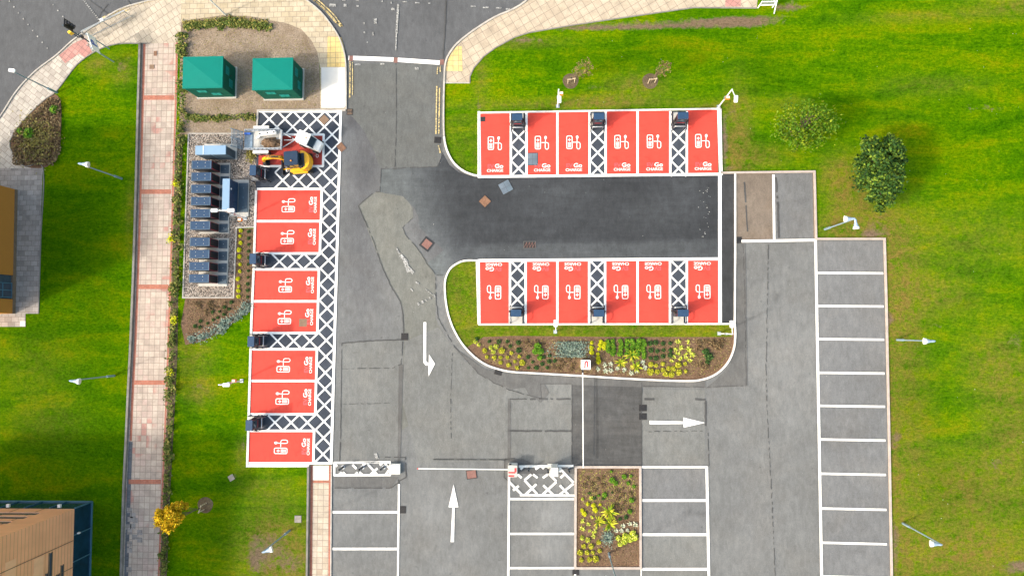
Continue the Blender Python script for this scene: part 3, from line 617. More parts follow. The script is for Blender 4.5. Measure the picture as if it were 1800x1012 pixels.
# lower footpath
poly('footpath', [(545, 817), (583, 817), (583, 1080), (543, 1080)], .013, M['pave_cream'])
struct('brick_edging', MB().strip(W([(548, 817), (546, 1080)]), .20, .019), M['brick_red'])
struct('brick_edging', MB().strip(W([(580.5, 817), (579.5, 1080)]), .20, .019), M['brick_red'])
poly('brick_band', [(550, 844), (578, 844), (578, 848), (550, 848)], .021, M['brick_red'])
poly('pavement', [(550, 818), (578, 818), (578, 843), (550, 843)], .021, M['conc_new'])
tag(MB().strip(W([(543.5, 819), (540, 1080)]), .14, -.02, .25).build('low_edging_wall', M['kerb_dark']), 'short low dark edging wall along the narrow cream path at the bottom', 'wall')
struct('concrete_slab', MB().prism(W([(565, 119), (607, 119), (608, 186), (605, 190), (565, 190)]), 0, .05), M['conc_new'], bev=.01)

# --- soil, gravel and beds
poly('soil_bed', cr([(318, 39), (350, 33), (395, 27), (440, 29), (480, 37), (510, 43), (530, 52), (548, 72), (558, 92), (562, 120)], 3) + [(563, 193), (454, 195), (452, 236), (330, 237), (316, 237), (316, 150)], .014, M['soil'])
poly('gravel_bed', [(332, 235), (452, 235), (450, 398), (416, 400), (411, 523), (322, 523)], .020, M['gravel'])
struct('edging_strip', MB().strip(W([(332, 235), (322, 523), (411, 523), (416, 400), (450, 399)]), .10, .01, .06), M['kerb'])
struct('edging_strip', MB().strip(W([(332, 235), (452, 235)]), .08, .01, .06), M['kerb'])
poly('planting_bed', cr([(326, 524), (411, 524), (412, 500)], 1) + [(416, 402), (449, 402), (443, 528), (437, 545), (400, 575), (360, 598), (326, 606), (318, 570)], .016, M['bark'])
poly('planting_bed', cr([(97, 166), (107, 180), (108, 215), (107, 245), (104, 268), (92, 284), (78, 295), (45, 293), (25, 272), (18, 250), (35, 220), (60, 193), (80, 175)], 3, True), .020, M['bark'])
poly('soil_margin', [(312, 236)]+[(322, 236), (316, 400), (313, 530), (312, 620), (307, 720), (300, 850), (293, 1012), (290, 1080), (279, 1080), (281, 1012), (288, 850), (296, 660), (302, 480), (308, 270)], .010, M['soil_dark'])
for cx, cy, r in ((1003, 143, 14), (1143, 143, 14), (361, 887, 14)):
    c = P(cx, cy); struct('tree_pit', MB().sheet([(c.x+r/PXM*(1+.05*math.sin(3*a))*math.cos(a), c.y+r/PXM*math.sin(a)) for a in np.linspace(0, 6.2, 22)], .012), M['soil_dark'])
# curved island right of the entry
isl_k = cr([(840, 458), (820, 458), (806, 462), (792, 472), (784, 488), (782, 505), (784, 530), (789, 555), (798, 579), (812, 603), (830, 623), (850, 638), (872, 647), (900, 653), (950, 656), (1020, 660), (1120, 666), (1200, 669), (1232, 667), (1258, 657), (1278, 638), (1289, 614), (1292, 590), (1291, 568)], 5)
poly('island_soil', isl_k + [(840, 570)], .030, M['bark'])
isl_grass = [p for p in isl_k if p[0] < 822 and p[1] < 612] + [(850, 592), (900, 590), (1100, 592), (1286, 592), (1290, 570), (841, 571), (840, 459)]
def small_lawn(pts, z, r=.3, g=.1, b=.1):
    pts = W(pts); bm = bmesh.new(); vs = [bm.verts.new((p.x, p.y, z)) for p in pts]; fc = bm.faces.new(vs); bm.normal_update()
    if fc.normal.z < 0: bmesh.ops.reverse_faces(bm, faces=[fc])
    bmesh.ops.triangulate(bm, faces=bm.faces[:])
    me = bpy.data.meshes.new('verge'); bm.to_mesh(me); bm.free(); me.materials.append(M['lawn'])
    ca = me.color_attributes.new('tone', 'FLOAT_COLOR', 'POINT'); ca.data.foreach_set('color', np.tile(np.array([r, g, b, 1], np.float32), len(me.vertices)))
    o = bpy.data.objects.new('grass_verge', me); COL.objects.link(o); o['kind'] = 'structure'; return o
small_lawn(isl_grass, .036, .55, .12)
small_lawn([p for p in kerb_right if p[1] > 200] + [(841, 200), (800, 200)], .006, .25, .05)
struct('kerb', MB().strip(W(isl_k), .135, .0, .12), M['kerb_white'])
struct('kerb', MB().strip(W([(1291, 568), (1292, 440), (1292, 304)]), .13, .0, .10), M['kerb_white'])
struct('kerb', MB().strip(W([p for p in kerb_right if p[1] > 240]), .145, .0, .12), M['kerb_white'])
struct('kerb', MB().strip(W([p for p in kerb_right if p[1] <= 245]), .13, .0, .11), M['kerb'])
struct('kerb', MB().strip(W(kerb_mid), .10, .0, .11), M['kerb'])
struct('kerb', MB().strip(W(road_edge_L), .10, .0, .11), M['kerb'])
struct('kerb', MB().strip(W([(452, 234), (454, 195), (563, 194), (608, 194)]), .14, .0, .11), M['kerb'])
struct('kerb', MB().strip(W([(451, 335), (447, 470), (443, 560), (439, 700), (435.5, 818), (544, 818)]), .17, .0, .11), M['kerb_white'])
struct('kerb', MB().strip(W([(1266, 304), (1431, 302), (1434, 420), (1554, 420), (1557, 520), (1562, 760), (1568, 1080)]), .15, .0, .11), M['kerb_pink'])
struct('kerb', MB().strip(W([(841, 570), (1291, 569)]), .14, .0, .11), M['kerb_white'])
struct('kerb', MB().strip(W([(841, 312), (841, 200)]), .12, .0, .11), M['kerb_white'])
struct('kerb', MB().strip(W([(838, 458), (841, 570)]), .12, .0, .11), M['kerb_white'])
struct('kerb', MB().strip(W([(840, 199), (1266, 192)]), .13, .0, .11), M['kerb_white'])
struct('kerb', MB().strip(W([(1266, 192), (1268, 304)]), .13, .0, .11), M['kerb_white'])
struct('kerb', MB().strip(W([(583, 818), (582.5, 900), (581.5, 1080)]), .10, .0, .09), M['kerb'])
pts = [(826, 146), (826, 135), (833, 120), (850, 100), (870, 85), (905, 66), (930, 58), (1000, 46), (1100, 31), (1220, 14), (1330, 15)]
struct('kerb', MB().strip(W(pts), .08, .0, .05), M['kerb_dark'])
struct('kerb', MB().strip(W(cr([(262, 77), (245, 77), (205, 78), (170, 90), (135, 115), (100, 160), (80, 175), (60, 193), (35, 220), (18, 250), (25, 272), (45, 293), (76, 295), (72, 420), (68, 551)], 4)), .07, .0, .06), M['kerb_dark'])
struct('kerb', MB().strip(W([(780, 146), (826, 146)]), .08, .0, .03), M['kerb'])
# lower bed
poly('planting_bed', [(1013, 821), (1124, 821), (1125, 996), (1012, 996)], .060, M['bark'])
struct('kerb', MB().strip(W([(1012, 820), (1125, 820), (1126, 997), (1011, 997)]), .17, .0, .13, closed=True), M['kerb_pink'])

# ================================================================ ROAD MARKINGS
ZL = .0565
def line(mb, a, b_, w=.17, z=ZL): mb.strip(W([a, b_]), w, z)
def quad_grid(c, nu, nv):
    c = [P(*p) for p in c]
    def q(u, v): return c[0].lerp(c[1], u/nu).lerp(c[3].lerp(c[2], u/nu), v/nv)
    return q
def hatch(name, c, nu, nv, w=.13, skip=()):
    q = quad_grid(c, nu, nv); mb = MB(); k = 0
    for i in range(nu):
        for j in range(nv):
            if (i, j) in skip: continue
            mb.strip([q(i, j), q(i+1, j+1)], w, .0500); mb.strip([q(i+1, j), q(i, j+1)], w, .0508)
    return struct(name, mb, M['white'])
poly('aisle_surface', [(453, 196), (600, 196), (583, 816), (437, 816), (447, 470)], .048, M['tar_blue'])
hatch('hatching', [(571.5, 196), (599, 196), (582, 812), (553.5, 812)], 1, 22)
hatch('hatching', [(460, 196), (571.5, 196), (570, 251), (459, 251)], 4, 2)
hatch('hatching', [(457, 276), (568, 276), (566.5, 331), (455.5, 331)], 4, 2, skip=((0, 1), (0, 0)))
hatch('hatching', [(478, 446), (563.5, 446), (562, 473), (477, 473)], 3, 1)
hatch('hatching', [(474.5, 585), (560, 585), (559, 613), (473.5, 613)], 3, 1)
hatch('hatching', [(470, 728), (555.5, 728), (554.5, 756), (469, 756)], 3, 1)
tops = [(843, 897), (926, 979), (980, 1036), (1065, 1120), (1121, 1178), (1207, 1262)]
bots = [(841, 896), (924, 979), (980, 1035), (1063, 1120), (1121, 1177), (1207, 1264)]
aisT = [(898, 925), (1037, 1064), (1179, 1206)]
aisB = [(896, 923), (1036, 1063), (1178, 1206)]
for a, b_ in aisT:
    poly('aisle_surface', [(a-1, 196), (b_+1, 196), (b_+1, 310), (a-1, 310)], .046, M['tar_blue'])
    hatch('hatching', [(a, 227.5), (b_, 227.5), (b_, 310), (a, 310)], 1, 3)
for a, b_ in aisB:
    poly('aisle_surface', [(a-1, 457), (b_+1, 457), (b_+1, 568), (a-1, 568)], .046, M['tar_blue'])
    hatch('hatching', [(a, 457), (b_, 457), (b_, 540), (a, 540)], 1, 3)

def text_mesh(txt, size, bold=.0, sx=1.0):
    cu = bpy.data.curves.new('t', 'FONT'); cu.body = txt; cu.size = size; cu.offset = bold; cu.align_x = 'RIGHT'; cu.resolution_u = 4
    ob = bpy.data.objects.new('t', cu); COL.objects.link(ob)
    bpy.context.view_layer.update()
    me = bpy.data.meshes.new_from_object(ob); vs = [(v.co.x*sx, v.co.y) for v in me.vertices]; fs = [tuple(p.vertices) for p in me.polygons]
    bpy.data.objects.remove(ob); return vs, fs
# bay art, drawn in a frame whose +y points away from the drive lane (metres from the bay centre)
def px_(x, y): return ((x-1149.5)/23.3, -(y-253.5)/23.3)
sym = MB(); u = 1/23.3
def rrect(x0_, y0_, x1_, y1_, r, n=4):
    pts = []
    for cx, cy, a0 in ((x1_-r, y1_-r, 0), (x0_+r, y1_-r, 90), (x0_+r, y0_+r, 180), (x1_-r, y0_+r, 270)):
        for k in range(n+1): a = R(a0+90*k/n); pts.append((cx+r*math.cos(a), cy+r*math.sin(a)))
    return pts
ax, ay = px_(1137.6, 241.3); bx, by = px_(1147.2, 264.2)
sym.strip(rrect(ax, by, bx, ay, .1), .064, ZL+.001, closed=True)
cx_, cy_ = px_(1142.4, 248.2)
sym.sheet([(cx_, cy_+.16), (cx_+.045, cy_+.045), (cx_+.15, cy_), (cx_+.045, cy_-.045), (cx_, cy_-.16), (cx_-.045, cy_-.045), (cx_-.15, cy_), (cx_-.045, cy_+.045)], ZL)
for k in range(4): y_ = cy_-.24-k*.105; sym.sheet([(cx_-.12, y_-.033), (cx_+.12, y_-.033), (cx_+.12, y_+.033), (cx_-.12, y_+.033)], ZL)
loop = [px_(1148.8, 252.7), px_(1158, 252.7), px_(1160.2, 253.5), px_(1161.3, 255.5), px_(1161.3, 262), px_(1160.2, 264.3), px_(1158.2, 265), px_(1156.2, 264.2), px_(1155.4, 262), px_(1155.4, 256), px_(1155.9, 249), px_(1156.1, 246)]
sym.strip(loop, .058, ZL+.001)
c_ = px_(1156.2, 243.8); sym.sheet([(c_[0]+.10*math.cos(a), c_[1]+.13*math.sin(a)) for a in np.linspace(0, 2*math.pi, 13)[:-1]], ZL)
txt = MB(); ptxt = MB()
xr = px_(1164.5, 0)[0]
v1, f1 = text_mesh('CHARGE', .30, .006, 1.0); w1 = max(v[0] for v in v1)-min(v[0] for v in v1)
yb = px_(0, 304.5)[1]; txt.add([(xr+(v[0]-max(q[0] for q in v1))*1.25/w1, yb+v[1], ZL) for v in v1], f1)
v2, f2 = text_mesh('Go', .44, .010); w2 = max(v[0] for v in v2)-min(v[0] for v in v2); m2 = max(q[0] for q in v2)
yb2 = px_(0, 297.6)[1]; txt.add([(xr+(v[0]-m2)*.64/w2, yb2+v[1], ZL) for v in v2], f2)
v3, f3 = text_mesh('EV', .42, .014); w3 = max(v[0] for v in v3)-min(v[0] for v in v3); m3 = max(q[0] for q in v3)
ptxt.add([(xr-.70+(v[0]-m3)*.5/w3, yb2+v[1], ZL-.001) for v in v3], f3)
proto_art = []
def bay(corners, rz, i, kind, art=True):
    """corners TL, TR, BR, BL in the picture; rz turns the art"""
    cs = [P(*c) for c in corners]; c = sum(cs, Vector())/4
    o = bpy.data.objects.new('charging_bay', None); COL.objects.link(o); o.location = c; o.rotation_euler = (0, 0, rz); o['kind'] = 'structure'
    inv = Matrix.Rotation(-rz, 3, 'Z')
    MB().sheet([tuple((inv @ (q-c))[:2]) for q in cs], .0530).build('red_surface', M['red'] if kind != 'dirty_shaded' else M['red_dirty_shaded'], o)
    if kind == 'dirty_shaded':
        for s_ in proto_art[1:]: d = s_.copy(); COL.objects.link(d); d.parent = o
        return o
    if art:
        if not proto_art:
            proto_art.extend([sym.build('charging_symbol', M['white_text'], o), txt.build('bay_lettering', M['white_text'], o), ptxt.build('faded_lettering', M['purple_text'], o)])
        else:
            for s_ in proto_art: d = s_.copy(); COL.objects.link(d); d.parent = o
    return o
for i, (a, b_) in enumerate(tops): bay([(a, 197.5-(a-840)*.013), (b_, 197.5-(b_-840)*.013), (b_, 309-(b_-842)*.009), (a, 309-(a-842)*.009)], 0, i, 'upper')
for i, (a, b_) in enumerate(bots): bay([(a, 459-(a-841)*.006), (b_, 459-(b_-841)*.006), (b_, 568), (a, 568)], math.pi, i, 'lower')
lefts = [(237, 292, 456, 569), (334, 388, 452, 565.5), (390, 444, 450.5, 563.5), (475, 528, 446.5, 560.5), (531, 584, 445, 559), (615, 668, 443, 557), (670, 726, 441, 555.5), (758, 811, 439, 552)]
for i, (ya, yb_, xa, xb) in enumerate(lefts): bay([(xa, ya), (xb, ya), (xb-1.3, yb_), (xa-1.3, yb_)], math.pi/2, i, 'dirty_shaded' if i == 0 else 'left')
wl_ = MB()
for a, b_ in tops: pass
for x in (898, 925.5, 979.7, 1036.3, 1064.5, 1120.5, 1178, 1207): line(wl_, (x, 196), (x, 309), .17)
line(wl_, (842, 196), (843.5, 311), .2); line(wl_, (1263.5, 192), (1267, 308), .28)
line(wl_, (840, 311), (1267, 306.5), .2, ZL+.002)
for x in (896.5, 924, 979.7, 1035.5, 1063.5, 1120.5, 1177.5, 1207): line(wl_, (x, 457), (x, 569), .17)
line(wl_, (841.5, 458), (843, 569), .16); line(wl_, (840, 458), (1266, 455), .22, ZL+.002); line(wl_, (1265, 306), (1265.5, 569), .26)
struct('bay_markings', wl_, M['white'])
wl_ = MB()
line(wl_, (599.5, 195), (582.5, 815), .2); line(wl_, (454, 196), (600, 196.5), .2, ZL+.002)
for (ya, yb_, xa, xb) in lefts: line(wl_, (xb+.5, ya-1), (xb-.8, yb_+1), .18, ZL+.003)
for y, xa, xb in ((237, 455, 570), (292.5, 455, 569), (332.5, 452, 566), (389, 451, 565), (445.5, 449, 563), (473.5, 446, 561), (529.5, 445, 560), (585, 443, 559), (613.5, 443, 558), (669, 441, 557), (727.5, 439, 555), (756.5, 439, 554), (813.5, 437, 584)):
    line(wl_, (xa, y), (xb, y), .18, ZL+.002)
struct('bay_markings', wl_, M['white'])
wl_ = MB()
line(wl_, (1433, 422), (1445, 1080), .2)
for i, y in enumerate((480, 538, 596, 655, 713, 772, 832, 893, 953, 1012)): line(wl_, (1435+i*1.1, y-.5), (1552+i*.8, y+.2+i*.25), .17, ZL+.002)
line(wl_, (1303, 424), (1432, 422), .2, ZL+.003); line(wl_, (1359, 307), (1360.5, 421), .19)
struct('bay_markings', wl_, M['white_old'])
wl_ = MB()
line(wl_, (895, 820), (893, 1080), .17)
for y in (876, 937, 997): line(wl_, (895, y), (1009, y), .17, ZL+.002)
line(wl_, (1128, 820), (1243, 820), .17, ZL+.002); line(wl_, (1242, 819), (1247, 1080), .2)
for y in (878.5, 938.5, 999): line(wl_, (1129, y), (1243, y), .2, ZL+.002)
line(wl_, (1126.8, 820), (1127, 1080), .09); line(wl_, (1011, 1008), (1010, 1080), .14)
line(wl_, (701.5, 850), (699, 1080), .15)
for y in (899, 963.5): line(wl_, (585, y), (700, y), .19, ZL+.002)
struct('bay_markings', wl_, M['white_old'])
wl_ = MB()
def fix(*seg, w=.17):
    for s_ in seg: line(wl_, s_[0], s_[1], w, ZL+.002+rnd.uniform(0, .001))
# chevrons round the ticket machine
fix(((912, 819), (1008, 818)), ((914, 869), (1010, 870)), ((894, 845), (918, 869)), ((898, 836), (906, 828)), ((915, 824), (919, 820)), ((941, 824), (947, 820)), ((953, 820), (956, 823)), ((984, 822), (993, 832)), ((984, 829), (985, 821)),
    ((910, 833), (917, 839)), ((934, 833), (922, 843), ), ((922, 843), (935, 857)), ((937, 833), (945, 839)), ((954, 839), (963, 833)), ((966, 833), (978, 845)), ((978, 846), (954, 868)), ((993, 832), (1008, 847)), ((1008, 849), (983, 869)), ((985, 839), (993, 832)),
    ((902, 861), (912, 853)), ((943, 850), (924, 868)), ((935, 857), (944, 867)), ((955, 852), (972, 868)), ((984, 852), (999, 868)))
fix(((587, 812.5), (687, 811.5)), ((587, 834.5), (687, 834)), ((588, 812), (588, 835)), ((686, 812), (686, 834)))
fix(((589, 815), (593, 819)), ((620, 816), (627, 823)), ((638, 817), (643, 813)), ((646, 814), (663, 833)), ((652, 833), (664, 822)), ((668, 817), (672, 813)), ((677, 814), (685, 822)), ((684, 825), (678, 834)), ((596, 834), (601, 829)), ((603, 829), (608, 834)), ((624, 834), (629, 829)), ((632, 829), (638, 834)))
struct('hatching', wl_, M['white_old'])
# arrows and lettering on the lanes
def arrow(pts): return struct('arrow_marking', MB().sheet(W(pts), ZL), M['white'])
arrow([(744.6, 566), (749.6, 566), (749.3, 634), (752, 637), (754, 637), (754.3, 622.5), (765, 639), (753.6, 661), (753.2, 642), (749, 642), (744.6, 637)])
arrow([(797.5, 850.5), (806, 890.5), (799.3, 890.5), (798.3, 951.5), (792.3, 951.5), (795.3, 890.5), (788.5, 890.5)])
arrow([(1141.5, 738.5), (1201, 740), (1201, 733), (1239.5, 742.3), (1201.5, 750.8), (1201, 744.5), (1141.5, 745)])
wl_ = MB()
for a, b_, w in (((697, 436), (703, 447), .12), ((704, 448), (716, 462), .25), ((711, 455), (719, 478), .3), ((717, 470), (727, 480), .25), ((734, 532), (737, 536), .15), ((741, 529), (745, 532), .2), ((748, 526), (750, 529), .12), ((755, 522), (757, 526), .12), ((762, 517), (765, 522), .12),
               ((731, 495), (737, 500), .12), ((722, 507), (726, 512), .1), ((748, 508), (764, 521), .05), ((660, 796), (664, 806), .22), ((640, 812), (668, 812), .1)):
    line(wl_, a, b_, w, ZL+rnd.uniform(0, .003))
struct('worn_marking', wl_, M['white_worn'])
# give-way line, worn centre lines and yellow lines of the upper road
wl_ = MB(); line(wl_, (613, 102.5), (692, 105.5), .34); line(wl_, (699, 106), (773, 111), .34)
struct('raised_table_line', wl_, M['white'])
wl_ = MB()
for a in ((617.5, 103.5), (696, 106.5), (777, 110)): line(wl_, (a[0]-3.4, a[1]), (a[0]+3.4, a[1]), .42, ZL+.004)
struct('red_block', wl_, M['redcov'])
wl_ = MB()
line(wl_, (700.5, 8), (697, 60), .16); line(wl_, (697, 60), (696, 90), .10)
for x, y, w_, h_ in ((585, 10, 12, 5), (607, 10.5, 5, 5), (629, 11.5, 4, 3), (691, 17, 6, 4), (712, 4, 8, 2), (734, 6, 8, 2), (755, 7, 4, 2), (832, 12, 9, 2), (854, 14, 10, 2.4), (877, 15, 10, 2.4), (893, 17, 8, 3), (733, 121, 7, 4), (629, 114, 10, 3), (672, 113, 8, 3), (660, 38, 5, 9), (641, 58, 3, 3), (646, 75, 2, 2), (656, 60, 2, 6), (640, 42, 3, 3), (605, 1, 6, 2), (628, 1, 5, 2), (672, 3, 2, 3), (688, 6, 2, 4)):
    wl_.sheet(W([(x-w_/2, y-h_/2), (x+w_/2, y-h_/2), (x+w_/2, y+h_/2), (x-w_/2, y+h_/2)]), ZL)
for k in range(9):
    for bx_, by_ in ((94+k*8.6, 9.5+k*10.1), (17+k*8.3, 3+k*10.3)):
        wl_.sheet(W([(bx_-1.1, by_-1.1), (bx_+1.1, by_-1.1), (bx_+1.1, by_+1.1), (bx_-1.1, by_+1.1)]), ZL)
for k in range(12): line(wl_, (147+k*2.4, 0+k*3.1), (148+k*2.4, 1.4+k*3.1), .12)
for k in range(26):
    x_, y_ = rnd.gauss(1240, 5), rnd.uniform(330, 420); r_ = rnd.uniform(.4, 1.3); wl_.sheet(W([(x_-r_, y_), (x_, y_-r_), (x_+r_, y_), (x_, y_+r_)]), ZL)
for k in range(60):
    x_, y_ = rnd.choice(((rnd.uniform(610, 1250), rnd.uniform(320, 1000)), (rnd.uniform(1300, 1540), rnd.uniform(430, 1000)))); r_ = rnd.uniform(.35, .8)
    if 835 < x_ < 1270 and 456 < y_ < 672: continue
    wl_.sheet(W([(x_-r_, y_), (x_, y_-r_), (x_+r_, y_), (x_, y_+r_)]), ZL)
struct('worn_marking', wl_, M['white_worn'])
wl_ = MB()
off = lambda pts, dx: [(x+dx, y) for x, y in pts]
wl_.strip(W([(545, -4), (560, 8), (575, 22), (590, 40), (598, 47)][:4]+[(603, 46)]), .08, ZL); wl_.strip(W(cr([(556, -2), (574, 14), (588, 28), (597, 40), (602, 47)], 3)), .09, ZL); wl_.strip(W(cr([(548, -2), (566, 12), (582, 28), (592, 40), (599, 48)], 3)), .09, ZL)
line(wl_, (616, 108), (615, 172), .11); line(wl_, (620, 110), (620, 168), .07); line(wl_, (769.5, 118), (769, 131), .1); line(wl_, (774, 117), (774, 127), .1)
line(wl_, (768, 152), (766.5, 236), .10); line(wl_, (773, 155), (771.5, 236), .10); line(wl_, (771, 256), (774, 269), .10)
line(wl_, (180, 33), (230, 10), .16); line(wl_, (186, 36), (230, 16), .08); line(wl_, (235, 10), (270, 1), .09)
struct('yellow_lines', wl_, M['yellow_worn'])


# ================================================================ THINGS
UP = Vector((0, 0, 1))
ORD = ['first', 'second', 'third', 'fourth', 'fifth', 'sixth', 'seventh', 'eighth', 'ninth', 'tenth', 'eleventh', 'twelfth', 'thirteenth', 'fourteenth', 'fifteenth', 'sixteenth', 'seventeenth', 'eighteenth', 'nineteenth', 'twentieth']
# ---- covers and gullies
def cover(px, py, w, h, rot, mat, name, label, cat, frame=None, grid=0, z=None, holes=False):
    z = z if z is not None else (.050 if ((435 < px < 602 and 195 < py < 817) or (841 < px < 1266 and (195 < py < 308))) else .036)
    c = P(px, py); o = thing(name, label, cat, (c.x, c.y, 0), R(rot))
    w /= PXM; h /= PXM
    MB().box((0, 0, z+.0045), (w, h, .008)).build('plate', M[mat], o)
    if frame: 
        f = MB(); t = .05 if frame != 'tar_dark' else .14
        for s_ in (-1, 1): f.box((s_*(w+t)/2, 0, z), (t, h+2*t, .008)); f.box((0, s_*(h+t)/2, z), (w, t, .008))
        f.build('frame', M[frame], o)
    if grid:
        g = MB()
        for k in range(grid): g.box((-w/2+w*(k+.5)/grid, 0, z+.010), (w/grid*.45, h*.86, .010))
        g.box((0, 0, z+.016), (w*.94, .03, .008)); g.build('grating', M['black'], o)
    return o
cover(570, 211, 14, 14, 45, 'browncov', 'manhole_cover', 'rusty brown square cover turned diamondwise inside the top hatching', 'manhole cover')
cover(600, 259, 12, 15, 40, 'rust', 'manhole_cover', 'bright rust orange patch cover on the edge line right of the excavator', 'manhole cover')
cover(852.5, 354, 15, 15, 45, 'rust', 'manhole_cover', 'rusty orange diamond cover on the new dark tarmac', 'manhole cover', 'iron')
cover(889, 329, 20, 20, 28, 'bluecov', 'manhole_cover', 'large blue grey tilted cover just below the first upper charging bay', 'manhole cover', 'iron')
cover(936, 280, 18, 21, 0, 'bluecov', 'manhole_cover', 'blue grey square cover on the red paint of an upper bay', 'manhole cover', 'iron')
cover(750.5, 429, 14, 14, 52, 'redcov', 'manhole_cover', 'red brown diamond cover set in a dark square of fresh tarmac', 'manhole cover', 'tar_dark')
cover(829, 833, 16, 13, 8, 'redcov', 'manhole_cover', 'faded red cover on the lane just below the long white barrier arm', 'manhole cover', 'iron')
cover(533, 567, 14, 14, 0, 'browncov', 'manhole_cover', 'brown square cover on the red paint of a left hand bay', 'manhole cover')
cover(849, 210, 9, 9, 0, 'iron', 'manhole_cover', 'dark small cover in the top left corner of the first upper bay', 'manhole cover')
cover(931, 430.5, 20, 11, 0, 'iron', 'double_cover', 'dark triangular patterned double cover on the new tarmac above the lower bays', 'manhole cover', 'tar_mid')
dc = [o for o in COL.objects if o.name.startswith('double_cover')][0]; zz = MB(); w_ = 20/PXM; h_ = 11/PXM
for k in range(4): zz.strip([(-w_/2+k*w_/4, -h_*.45), (-w_/2+(k+1)*w_/4, h_*.45)], .025, .0455); zz.strip([(-w_/2+(k+1)*w_/4, -h_*.45), (-w_/2+(k+1)*w_/4, h_*.45)], .02, .0460)
zz.build('cover_ribs', M['redcov'], dc)
cover(711.5, 591.5, 10, 10, 0, 'iron', 'gully_grate', 'black gully grate above and left of the bent white turn arrow', 'drain', 'iron', 5)
cover(707.5, 895, 10, 10, 0, 'iron', 'gully_grate', 'black gully grate beside the lower left bay line', 'drain', 'iron', 5)
cover(876.5, 652.5, 11, 10, -14, 'iron', 'gully_grate', 'dark gully grate against the curved island kerb', 'drain', 'iron', 5)
cover(1130, 716.5, 11, 9, 0, 'iron', 'gully_grate', 'upper of two dark gully grates left of the right pointing arrow', 'drain', 'iron', 4)
cover(1130, 731.5, 11, 9, 0, 'iron', 'gully_grate', 'lower of two dark gully grates left of the right pointing arrow', 'drain', 'iron', 4)
cover(1298, 422, 9, 9, 0, 'iron', 'gully_grate', 'dark gully grate at the left end of the brown bays line', 'drain', 'iron', 4)
cover(1012, 1003.5, 9, 9, 0, 'iron', 'gully_grate', 'dark gully grate below the lower left corner of the square planting bed', 'drain', 'iron', 4)
cover(769.5, 246.5, 10, 9, -4, 'iron', 'gully_grate', 'dark gully grate by the right kerb of the entry lane', 'drain', 'iron', 5)
cover(615, 197, 9, 9, 0, 'browncov', 'gully_grate', 'brownish gully grate at the corner of the white concrete slab', 'drain', 'iron', 4)
cover(273.5, 94.5, 6, 9, 0, 'rust', 'inspection_cover', 'small orange brown cover near the top of the flagged footpath', 'manhole cover')
cover(267.5, 118, 9, 8, 0, 'browncov', 'inspection_cover', 'pale brown square cover on the footpath below the small orange one', 'manhole cover')
cover(524, 911.5, 12, 12, 0, 'stone_cover', 'inspection_cover', 'pale concrete cover in the grass left of the narrow cream path', 'manhole cover')
cover(407, 839, 10, 10, 30, 'stone_cover', 'inspection_cover', 'pale worn concrete cover in the grass below the last left bay', 'manhole cover')
cover(40.5, 568.5, 10, 9, 0, 'conc_new', 'inspection_cover', 'small white cover at the corner of the upper orange building paving', 'manhole cover')
cover(23, 234, 10, 10, 0, 'pave_grey', 'inspection_cover', 'grey cover on the pavement by the brown shrub bed', 'manhole cover')

# ---- green kiosks
def kiosk(x0_, y0_, x1_, y1_, h, label):
    a = P(x0_, y1_, h); b_ = P(x1_, y0_, h); w, d = b_.x-a.x-.10, b_.y-a.y-.10; c = (a+b_)/2
    o = thing('green_kiosk', label, 'kiosk', (c.x, c.y, 0), 0, 'green substation kiosks on the bare soil')
    MB().box((0, 0, .09), (w+.16, d+.16, .18)).build('plinth', M['conc'], o)
    MB().box((0, 0, .18+(h-.3)/2), (w, d, h-.3)).build('wall', M['teal_wall'], o, bev=.02)
    r = MB(); W2, D2 = w+.10, d+.10
    r.box((0, 0, h-.09), (W2, D2, .14)); r.build('fascia', M['teal'], o, bev=.015)
    k = .93; z0, z1 = h-.02, h+.10
    MB().add([(-W2/2*k, -D2/2*k, z0), (W2/2*k, -D2/2*k, z0), (W2/2*k, D2/2*k, z0), (-W2/2*k, D2/2*k, z0), (0, 0, z1)], [(0, 1, 4), (1, 2, 4), (2, 3, 4), (3, 0, 4), (3, 2, 1, 0)]).build('roof', M['teal'], o)
    for s_ in (-1, 1):
        for side in (0, 1):                      # louvred vents: two on the right wall, two on the lower wall
            v = MB(); f = MB(); z = 1.55 if s_ < 0 else .95
            if side == 0:
                y = s_*-.34*d/2*1.0; 
                v.box((w/2+.012, y, z), (.02, .62, .55)); 
                for q in range(4): f.box((w/2+.028, y, z-.2+q*.13), (.03, .56, .03), ry=.5)
                f.box((w/2+.028, y, z), (.025, .03, .5))
            else:
                x = s_*.28*w/2
                v.box((x, -d/2-.012, z), (.75, .02, .42))
                for q in range(4): f.box((x, -d/2-.028, z-.15+q*.10), (.68, .03, .025), rx=.5)
                f.box((x, -d/2-.028, z), (.03, .025, .4))
            p = v.build('vent', M['teal_vent'], o); f.build('louvre', M['teal'], p)
    dr = MB().box((w/2+.008, .55, .95), (.012, .9, 1.5)).build('door', M['teal_wall'], o); MB().box((w/2+.03, .2, 1.0), (.04, .05, .16)).build('handle', M['black'], dr)
    return o
kiosk(320, 98.5, 392, 155.5, 2.4, 'teal green kiosk with a low pyramid roof, left of the pair, beside the footpath hedge')
kiosk(442.5, 101, 515, 158.5, 2.4, 'teal green kiosk with a low pyramid roof, right of the pair, nearer the white slab')

